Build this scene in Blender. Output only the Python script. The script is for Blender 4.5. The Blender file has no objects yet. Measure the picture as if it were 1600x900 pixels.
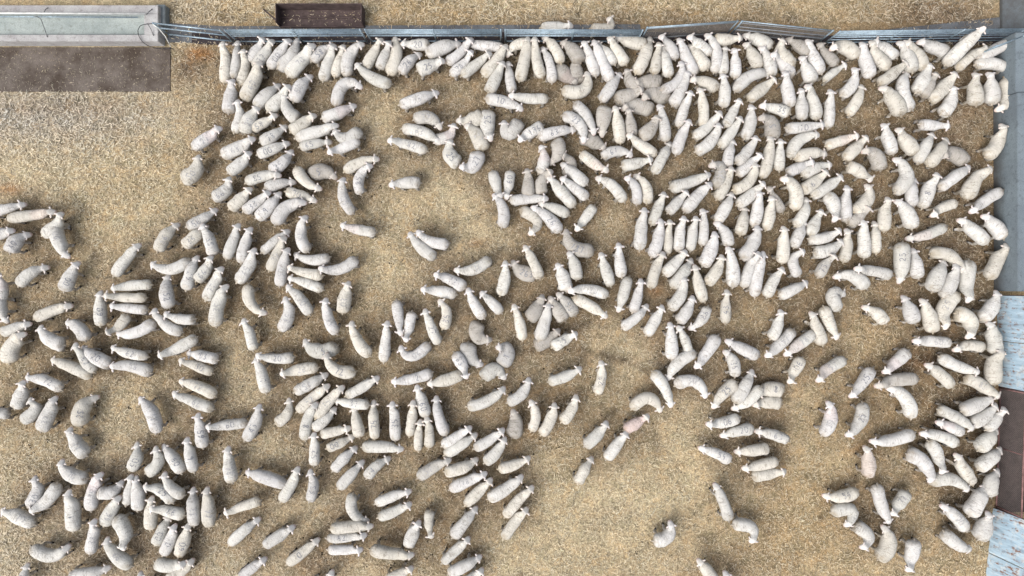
import bpy, bmesh, math, random
import numpy as np
from mathutils import Vector, noise

# ---------------------------------------------------------------- camera, world, sun, exposure
H = 21.6                      # camera height (m); straight-down drone view
W_PX, H_PX = 1600.0, 900.0
TAN = 0.75                    # tan(half horizontal fov)
scene = bpy.context.scene
COL = scene.collection
cam_d = bpy.data.cameras.new("camera")
cam = bpy.data.objects.new("camera", cam_d)
COL.objects.link(cam)
cam.location = (0, 0, H)
cam.rotation_euler = (0, 0, 0)
cam_d.sensor_width = 36.0
cam_d.lens = 18.0 / TAN
cam_d.clip_end = 500
scene.camera = cam

SUN_EL, SUN_AZ = math.radians(52), math.radians(228)   # azimuth from +Y clockwise: light comes from lower left
world = bpy.data.worlds.new("World")
scene.world = world
world.use_nodes = True
wn = world.node_tree.nodes
wl = world.node_tree.links
sky = wn.new("ShaderNodeTexSky")
sky.sky_type = 'NISHITA'
sky.sun_disc = False
sky.sun_elevation = SUN_EL
sky.sun_rotation = SUN_AZ
sky.air_density = 1.0
sky.dust_density = 6.0
sky.ozone_density = 1.0
hsv = wn.new("ShaderNodeHueSaturation")
hsv.inputs["Saturation"].default_value = 0.45   # overcast: much greyer than the clear sky
wl.new(sky.outputs[0], hsv.inputs["Color"])
wl.new(hsv.outputs[0], wn["Background"].inputs["Color"])
wn["Background"].inputs["Strength"].default_value = 0.15
sun_d = bpy.data.lights.new("sun", 'SUN')
sun_d.energy = 0.9
sun_d.angle = math.radians(48)
sun_d.color = (1.0, 0.98, 0.95)
sun = bpy.data.objects.new("sun", sun_d)
COL.objects.link(sun)
sdir = Vector((math.sin(SUN_AZ) * math.cos(SUN_EL), math.cos(SUN_AZ) * math.cos(SUN_EL), math.sin(SUN_EL)))
sun.rotation_euler = sdir.to_track_quat('Z', 'Y').to_euler()
sun.location = sdir * 40
scene.view_settings.view_transform = 'Standard'
scene.view_settings.look = 'None'
scene.view_settings.gamma = 1.0
scene.view_settings.exposure = 0.58
scene.view_settings.use_curve_mapping = False

R = random.Random(7)
NR = np.random.default_rng(11)

def P(px, py, z=0.0):
    """photo pixel seen at height z -> world point"""
    s = (H - z) * TAN / (W_PX / 2)
    return Vector(((px - W_PX / 2) * s, (H_PX / 2 - py) * s, z))

# ---------------------------------------------------------------- materials
def new_mat(name, rough=0.9, spec=0.2):
    m = bpy.data.materials.new(name)
    m.use_nodes = True
    nt = m.node_tree
    b = nt.nodes["Principled BSDF"]
    b.inputs["Roughness"].default_value = rough
    b.inputs["Specular IOR Level"].default_value = spec
    return m, nt, b

def N(nt, typ, **kw):
    n = nt.nodes.new(typ)
    for k, v in kw.items():
        if k in n.inputs.keys():
            n.inputs[k].default_value = v
        else:
            setattr(n, k, v)
    return n

def ramp(nt, stops, src):
    r = nt.nodes.new("ShaderNodeValToRGB")
    els = r.color_ramp.elements
    while len(els) < len(stops):
        els.new(0.5)
    for e, (p, c) in zip(els, stops):
        e.position = p
        e.color = (*c, 1) if len(c) == 3 else c
    nt.links.new(src, r.inputs[0])
    return r

def coords(nt):
    return nt.nodes.new("ShaderNodeTexCoord").outputs["Object"]

def noise_n(nt, scale, detail=4.0, rough=0.55, vec=None):
    n = N(nt, "ShaderNodeTexNoise", Scale=scale, Detail=detail, Roughness=rough)
    nt.links.new(vec if vec is not None else coords(nt), n.inputs["Vector"])
    return n

def mixc(nt, fac, a, b, mode='MIX'):
    m = nt.nodes.new("ShaderNodeMix")
    m.data_type = 'RGBA'
    m.blend_type = mode
    for sock, v in ((m.inputs[0], fac), (m.inputs[6], a), (m.inputs[7], b)):
        if hasattr(v, "links"):
            nt.links.new(v, sock)
        elif isinstance(v, (int, float)):
            sock.default_value = v
        else:
            sock.default_value = (*v, 1)
    return m.outputs[2]

def bump(nt, b, h, strength=0.4, dist=0.02):
    bp = N(nt, "ShaderNodeBump", Strength=strength, Distance=dist)
    nt.links.new(h, bp.inputs["Height"])
    nt.links.new(bp.outputs[0], b.inputs["Normal"])

def attr(nt, name):
    a = nt.nodes.new("ShaderNodeAttribute")
    a.attribute_name = name
    return a.outputs["Color"]

# fleece: per-sheep tint attribute, clumped crimp, fine grease marks
def make_wool():
    m, nt, b = new_mat("fleece", 0.95, 0.05)
    la = nt.nodes.new("ShaderNodeAttribute")
    la.attribute_name = "loc"
    lv = la.outputs["Vector"]
    n1 = noise_n(nt, 7.0, 3, 0.55, lv)
    n2 = noise_n(nt, 30.0, 4, 0.65, lv)
    mp = nt.nodes.new("ShaderNodeMapping")
    mp.inputs["Scale"].default_value = (13.0, 2.6, 2.6)      # skin folds run across the body
    nt.links.new(lv, mp.inputs["Vector"])
    n4 = noise_n(nt, 1.0, 2, 0.5, mp.outputs[0])
    ridge = ramp(nt, [(0.455, (1, 1, 1)), (0.49, (0.56, 0.54, 0.52)), (0.515, (1, 1, 1))], n4.outputs[0])
    where = ramp(nt, [(0.38, (0, 0, 0)), (0.5, (1, 1, 1))], noise_n(nt, 4.0, 2, 0.5, lv).outputs[0])
    r1 = ramp(nt, [(0.3, (0.86, 0.85, 0.83)), (0.62, (1, 1, 1))], n1.outputs[0])
    r2 = ramp(nt, [(0.33, (0.74, 0.72, 0.69)), (0.58, (1.0, 1.0, 1.0))], n2.outputs[0])
    c = mixc(nt, 1.0, attr(nt, "tint"), r1.outputs[0], 'MULTIPLY')
    c = mixc(nt, 0.4, c, r2.outputs[0], 'MULTIPLY')
    c = mixc(nt, where.outputs[0], c, mixc(nt, 1.0, c, ridge.outputs[0], 'MULTIPLY'))
    nt.links.new(c, b.inputs["Base Color"])
    v = N(nt, "ShaderNodeTexVoronoi", Scale=26.0)
    nt.links.new(lv, v.inputs["Vector"])
    add = N(nt, "ShaderNodeMath", operation='ADD')
    nt.links.new(n2.outputs[0], add.inputs[0])
    nt.links.new(v.outputs["Distance"], add.inputs[1])
    bump(nt, b, add.outputs[0], 0.55, 0.02)
    return m

def make_face():
    m, nt, b = new_mat("short_face_hair", 0.8, 0.15)
    n1 = noise_n(nt, 30.0, 3)
    r1 = ramp(nt, [(0.3, (0.84, 0.80, 0.78)), (0.6, (1, 1, 1))], n1.outputs[0])
    c = mixc(nt, 1.0, attr(nt, "tint"), r1.outputs[0], 'MULTIPLY')
    nt.links.new(c, b.inputs["Base Color"])
    return m

def flat(name, col, rough=0.7, var=0.15, scale=12.0, spec=0.2, metal=0.0):
    m, nt, b = new_mat(name, rough, spec)
    n1 = noise_n(nt, scale, 5)
    lo = tuple(c * (1 - var) for c in col)
    hi = tuple(min(1, c * (1 + var)) for c in col)
    r1 = ramp(nt, [(0.3, lo), (0.7, hi)], n1.outputs[0])
    nt.links.new(r1.outputs[0], b.inputs["Base Color"])
    b.inputs["Metallic"].default_value = metal
    return m

M_WOOL = make_wool()
M_FACE = make_face()
M_HOOF = flat("dark_horn", (0.035, 0.03, 0.028), 0.5)
M_INK = flat("stock_marker_paint", (0.20, 0.205, 0.225), 0.85, 0.4, 60)
M_INK2 = flat("faded_marker_paint", (0.31, 0.31, 0.32), 0.9, 0.35, 60)

def make_galv():
    m, nt, b = new_mat("galvanised_steel", 0.42, 0.5)
    b.inputs["Metallic"].default_value = 0.55
    n1 = noise_n(nt, 3.0, 5)
    n2 = noise_n(nt, 25.0, 4)
    c1 = ramp(nt, [(0.3, (0.20, 0.27, 0.33)), (0.7, (0.36, 0.46, 0.54))], n1.outputs[0])
    c2 = ramp(nt, [(0.35, (0.65, 0.62, 0.58)), (0.55, (1, 1, 1))], n2.outputs[0])
    nt.links.new(mixc(nt, 1.0, c1.outputs[0], c2.outputs[0], 'MULTIPLY'), b.inputs["Base Color"])
    return m
M_GALV = make_galv()
M_WHITEPIPE = flat("pale_pipe", (0.55, 0.56, 0.54), 0.5, 0.2, 8, 0.4)
M_BLACK = flat("black_rubber", (0.02, 0.02, 0.022), 0.5, 0.2, 20, 0.4)
M_ROD = flat("dark_rod", (0.07, 0.075, 0.08), 0.55, 0.3, 20, 0.4)

def make_concrete(name, base, stain, scale=1.6):
    m, nt, b = new_mat(name, 0.88, 0.15)
    n1 = noise_n(nt, scale, 7, 0.65)
    n2 = noise_n(nt, 40.0, 5, 0.6)
    n3 = noise_n(nt, 7.0, 5, 0.7)
    c = ramp(nt, [(0.35, stain), (0.62, base)], n1.outputs[0]).outputs[0]
    c = mixc(nt, 1.0, c, ramp(nt, [(0.3, (0.72, 0.71, 0.7)), (0.6, (1, 1, 1))], n2.outputs[0]).outputs[0], 'MULTIPLY')
    c = mixc(nt, 0.5, c, ramp(nt, [(0.36, (0.55, 0.52, 0.5)), (0.46, (1, 1, 1))], n3.outputs[0]).outputs[0], 'MULTIPLY')
    nt.links.new(c, b.inputs["Base Color"])
    bump(nt, b, n2.outputs[0], 0.3, 0.01)
    return m
def make_concrete_foot(*a):
    """same concrete with shade painted into the colour along its foot"""
    m = make_concrete(*a)
    nt = m.node_tree
    b = nt.nodes["Principled BSDF"]
    old = b.inputs["Base Color"].links[0].from_socket
    sep = nt.nodes.new("ShaderNodeSeparateXYZ")
    geo = nt.nodes.new("ShaderNodeNewGeometry")
    nt.links.new(geo.outputs["Position"], sep.inputs[0])
    nz = noise_n(nt, 2.3, 6, 0.7)
    ad = N(nt, "ShaderNodeMath", operation='MULTIPLY_ADD')
    nt.links.new(nz.outputs[0], ad.inputs[0])
    ad.inputs[1].default_value = 0.9
    nt.links.new(sep.outputs["Z"], ad.inputs[2])
    msk = ramp(nt, [(0.42, (0.85, 0.85, 0.85)), (0.95, (0, 0, 0))], ad.outputs[0])
    nt.links.new(mixc(nt, msk.outputs[0], old, (0.075, 0.07, 0.065)), b.inputs["Base Color"])  # paints the shade near the ground into the wall, broken up by noise
    return m
M_CONC = make_concrete("grey_concrete", (0.25, 0.28, 0.29), (0.16, 0.185, 0.195))
M_CONC_WALL = make_concrete_foot("cast_concrete_wall", (0.185, 0.225, 0.25), (0.145, 0.175, 0.20), 0.7)
M_RIM = make_concrete("pale_pink_concrete", (0.45, 0.45, 0.445), (0.31, 0.30, 0.30), 1.1)
M_LINING = make_concrete("grey_green_lining", (0.36, 0.40, 0.385), (0.27, 0.31, 0.30), 1.0)
M_PAD = make_concrete("dirty_concrete_pad", (0.15, 0.128, 0.112), (0.065, 0.05, 0.04), 1.3)
M_STRIP = make_concrete("grey_strip_concrete", (0.15, 0.16, 0.17), (0.09, 0.09, 0.095), 1.5)
M_RAIL_SHADE = make_concrete("dark_rail_shade", (0.05, 0.042, 0.045), (0.028, 0.022, 0.022), 2.5)  # dark colour standing in for shade under the fence rails
M_RUSTBOX = flat("purple_brown_rust", (0.075, 0.055, 0.053), 0.8, 0.35, 6)

def make_blue_metal():
    m, nt, b = new_mat("peeling_blue_paint", 0.55, 0.35)
    n1 = noise_n(nt, 2.2, 6, 0.7)
    n2 = noise_n(nt, 5.0, 8, 0.75)
    mp = nt.nodes.new("ShaderNodeMapping")
    mp.inputs["Scale"].default_value = (1.5, 7.0, 0.9)        # streaks run down the sheet
    nt.links.new(coords(nt), mp.inputs["Vector"])
    n1 = noise_n(nt, 1.6, 6, 0.7, mp.outputs[0])
    c = ramp(nt, [(0.32, (0.24, 0.33, 0.41)), (0.5, (0.36, 0.49, 0.59)), (0.68, (0.50, 0.61, 0.69))], n1.outputs[0]).outputs[0]
    rust = ramp(nt, [(0.0, (0.10, 0.035, 0.018)), (1.0, (0.30, 0.14, 0.07))], noise_n(nt, 22.0, 4).outputs[0]).outputs[0]
    mask = ramp(nt, [(0.525, (0, 0, 0)), (0.60, (1, 1, 1))], mixc(nt, 0.45, n2.outputs[0], noise_n(nt, 1.7, 5, 0.7, mp.outputs[0]).outputs[0])).outputs[0]
    white = ramp(nt, [(0.53, (0, 0, 0)), (0.62, (1, 1, 1))], noise_n(nt, 3.3, 6, 0.7).outputs[0]).outputs[0]
    c = mixc(nt, white, c, (0.52, 0.56, 0.58))
    c = mixc(nt, mask, c, rust)
    nt.links.new(c, b.inputs["Base Color"])
    bump(nt, b, n2.outputs[0], 0.25, 0.01)
    return m
M_BLUE = make_blue_metal()
M_REDFRAME = flat("red_brown_frame_paint", (0.17, 0.095, 0.09), 0.65, 0.4, 9)
M_WIRE = flat("rusty_wire", (0.15, 0.125, 0.115), 0.6, 0.3, 20, 0.4)

M_DULL = flat("dull_weathered_steel", (0.17, 0.185, 0.20), 0.6, 0.3, 8, 0.4)
M_MESH = flat("weathered_wire", (0.085, 0.08, 0.078), 0.6, 0.35, 14, 0.3)

def make_ground():
    m, nt, b = new_mat("straw_litter_ground", 0.97, 0.03)
    co = coords(nt)
    base = attr(nt, "soil")
    n1 = noise_n(nt, 1.3, 6, 0.6, co)
    n2 = noise_n(nt, 26.0, 6, 0.7, co)
    n3 = noise_n(nt, 75.0, 3, 0.7, co)
    c = mixc(nt, 1.0, base, ramp(nt, [(0.3, (0.78, 0.76, 0.74)), (0.65, (1.15, 1.13, 1.1))], n1.outputs[0]).outputs[0], 'MULTIPLY')
    c = mixc(nt, 1.0, c, ramp(nt, [(0.36, (0.52, 0.5, 0.48)), (0.5, (0.95, 0.94, 0.92)), (0.64, (1.3, 1.3, 1.27))], n2.outputs[0]).outputs[0], 'MULTIPLY')
    n5 = noise_n(nt, 10.0, 5, 0.7, co)
    c = mixc(nt, 1.0, c, ramp(nt, [(0.34, (0.72, 0.7, 0.68)), (0.52, (1.0, 1.0, 1.0)), (0.66, (1.15, 1.15, 1.13))], n5.outputs[0]).outputs[0], 'MULTIPLY')
    c = mixc(nt, 0.8, c, ramp(nt, [(0.35, (0.6, 0.58, 0.55)), (0.65, (1.3, 1.28, 1.22))], n3.outputs[0]).outputs[0], 'MULTIPLY')
    n6 = noise_n(nt, 2.6, 5, 0.6, co)
    c = mixc(nt, 1.0, c, ramp(nt, [(0.34, (0.88, 0.92, 0.90)), (0.5, (1, 1, 1)), (0.70, (1.03, 0.94, 0.84))], n6.outputs[0]).outputs[0], 'MULTIPLY')
    nt.links.new(c, b.inputs["Base Color"])
    bump(nt, b, n2.outputs[0], 0.8, 0.04)
    return m
M_GROUND = make_ground()

def make_straw():
    m, nt, b = new_mat("straw_stems", 0.75, 0.2)
    nt.links.new(attr(nt, "stem"), b.inputs["Base Color"])
    return m
M_STRAW = make_straw()

# ---------------------------------------------------------------- object helpers
def link_mesh(name, me, parent=None, label=None, category=None, kind=None, group=None):
    o = bpy.data.objects.new(name, me)
    COL.objects.link(o)
    tagit(o, label, category, kind, group)
    if parent is not None:
        o.parent = parent
    return o

def tagit(o, label=None, category=None, kind=None, group=None):
    for k, v in (("label", label), ("category", category), ("kind", kind), ("group", group)):
        if v:
            o[k] = v

def empty(name, loc, label, category, group=None, kind=None):
    o = bpy.data.objects.new(name, None)
    o.empty_display_size = 0.2
    COL.objects.link(o)
    o.location = loc
    tagit(o, label, category, kind, group)
    return o

def bm_obj(name, bm, mat, parent=None, smooth=False, **kw):
    me = bpy.data.meshes.new(name)
    bmesh.ops.recalc_face_normals(bm, faces=bm.faces)
    if smooth:
        for f in bm.faces:
            f.smooth = True
    bm.to_mesh(me)
    bm.free()
    me.materials.append(mat)
    o = link_mesh(name, me, parent, **kw)
    if parent is not None:       # geometry was built in world space
        o.matrix_parent_inverse = parent.matrix_world.inverted() if parent.matrix_world != o.matrix_world else o.matrix_parent_inverse
        o.location = -Vector(parent.location)
        o.matrix_parent_inverse.identity()
    return o

def add_prism(bm, pts, z0, z1, bevel=0.0):
    """pts: list of (x, y) world; solid from z0 to z1"""
    lo = [bm.verts.new((p[0], p[1], z0)) for p in pts]
    hi = [bm.verts.new((p[0], p[1], z1)) for p in pts]
    fs = [bm.faces.new(lo[::-1]), bm.faces.new(hi)]
    n = len(pts)
    for i in range(n):
        fs.append(bm.faces.new((lo[i], lo[(i + 1) % n], hi[(i + 1) % n], hi[i])))
    if bevel:
        es = list({e for f in fs for e in f.edges})
        bmesh.ops.bevel(bm, geom=es, offset=bevel, segments=2, affect='EDGES')

def add_tube(bm, pts, r, seg=8):
    """capped tube along world points"""
    pts = [Vector(p) for p in pts]
    rings = []
    for i, p in enumerate(pts):
        a = pts[max(i - 1, 0)]
        c = pts[min(i + 1, len(pts) - 1)]
        t = (c - a).normalized()
        ref = Vector((0, 0, 1)) if abs(t.z) < 0.9 else Vector((1, 0, 0))
        s = t.cross(ref).normalized()
        u = s.cross(t)
        rings.append([bm.verts.new(p + (s * math.cos(k * 2 * math.pi / seg) + u * math.sin(k * 2 * math.pi / seg)) * r) for k in range(seg)])
    for a, c in zip(rings, rings[1:]):
        for k in range(seg):
            bm.faces.new((a[k], a[(k + 1) % seg], c[(k + 1) % seg], c[k]))
    bm.faces.new(rings[0][::-1])
    bm.faces.new(rings[-1])

def box_between(bm, a, b, half_w, z0, z1, bevel=0.0):
    """upright slab along ground line a->b (x,y)"""
    a = Vector((a[0], a[1])); b = Vector((b[0], b[1]))
    d = (b - a).normalized()
    n = Vector((-d.y, d.x)) * half_w
    add_prism(bm, [a - n, b - n, b + n, a + n], z0, z1, bevel)

# ---------------------------------------------------------------- ground: one sheet, gently uneven, with colour patches, some of them painted shade
def blob_field(X, Y, blobs):
    out = np.zeros(X.shape)
    for cx, cy, rx, ry, a in blobs:
        out += a * np.exp(-(((X - cx) / rx) ** 2 + ((Y - cy) / ry) ** 2))
    return out

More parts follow.
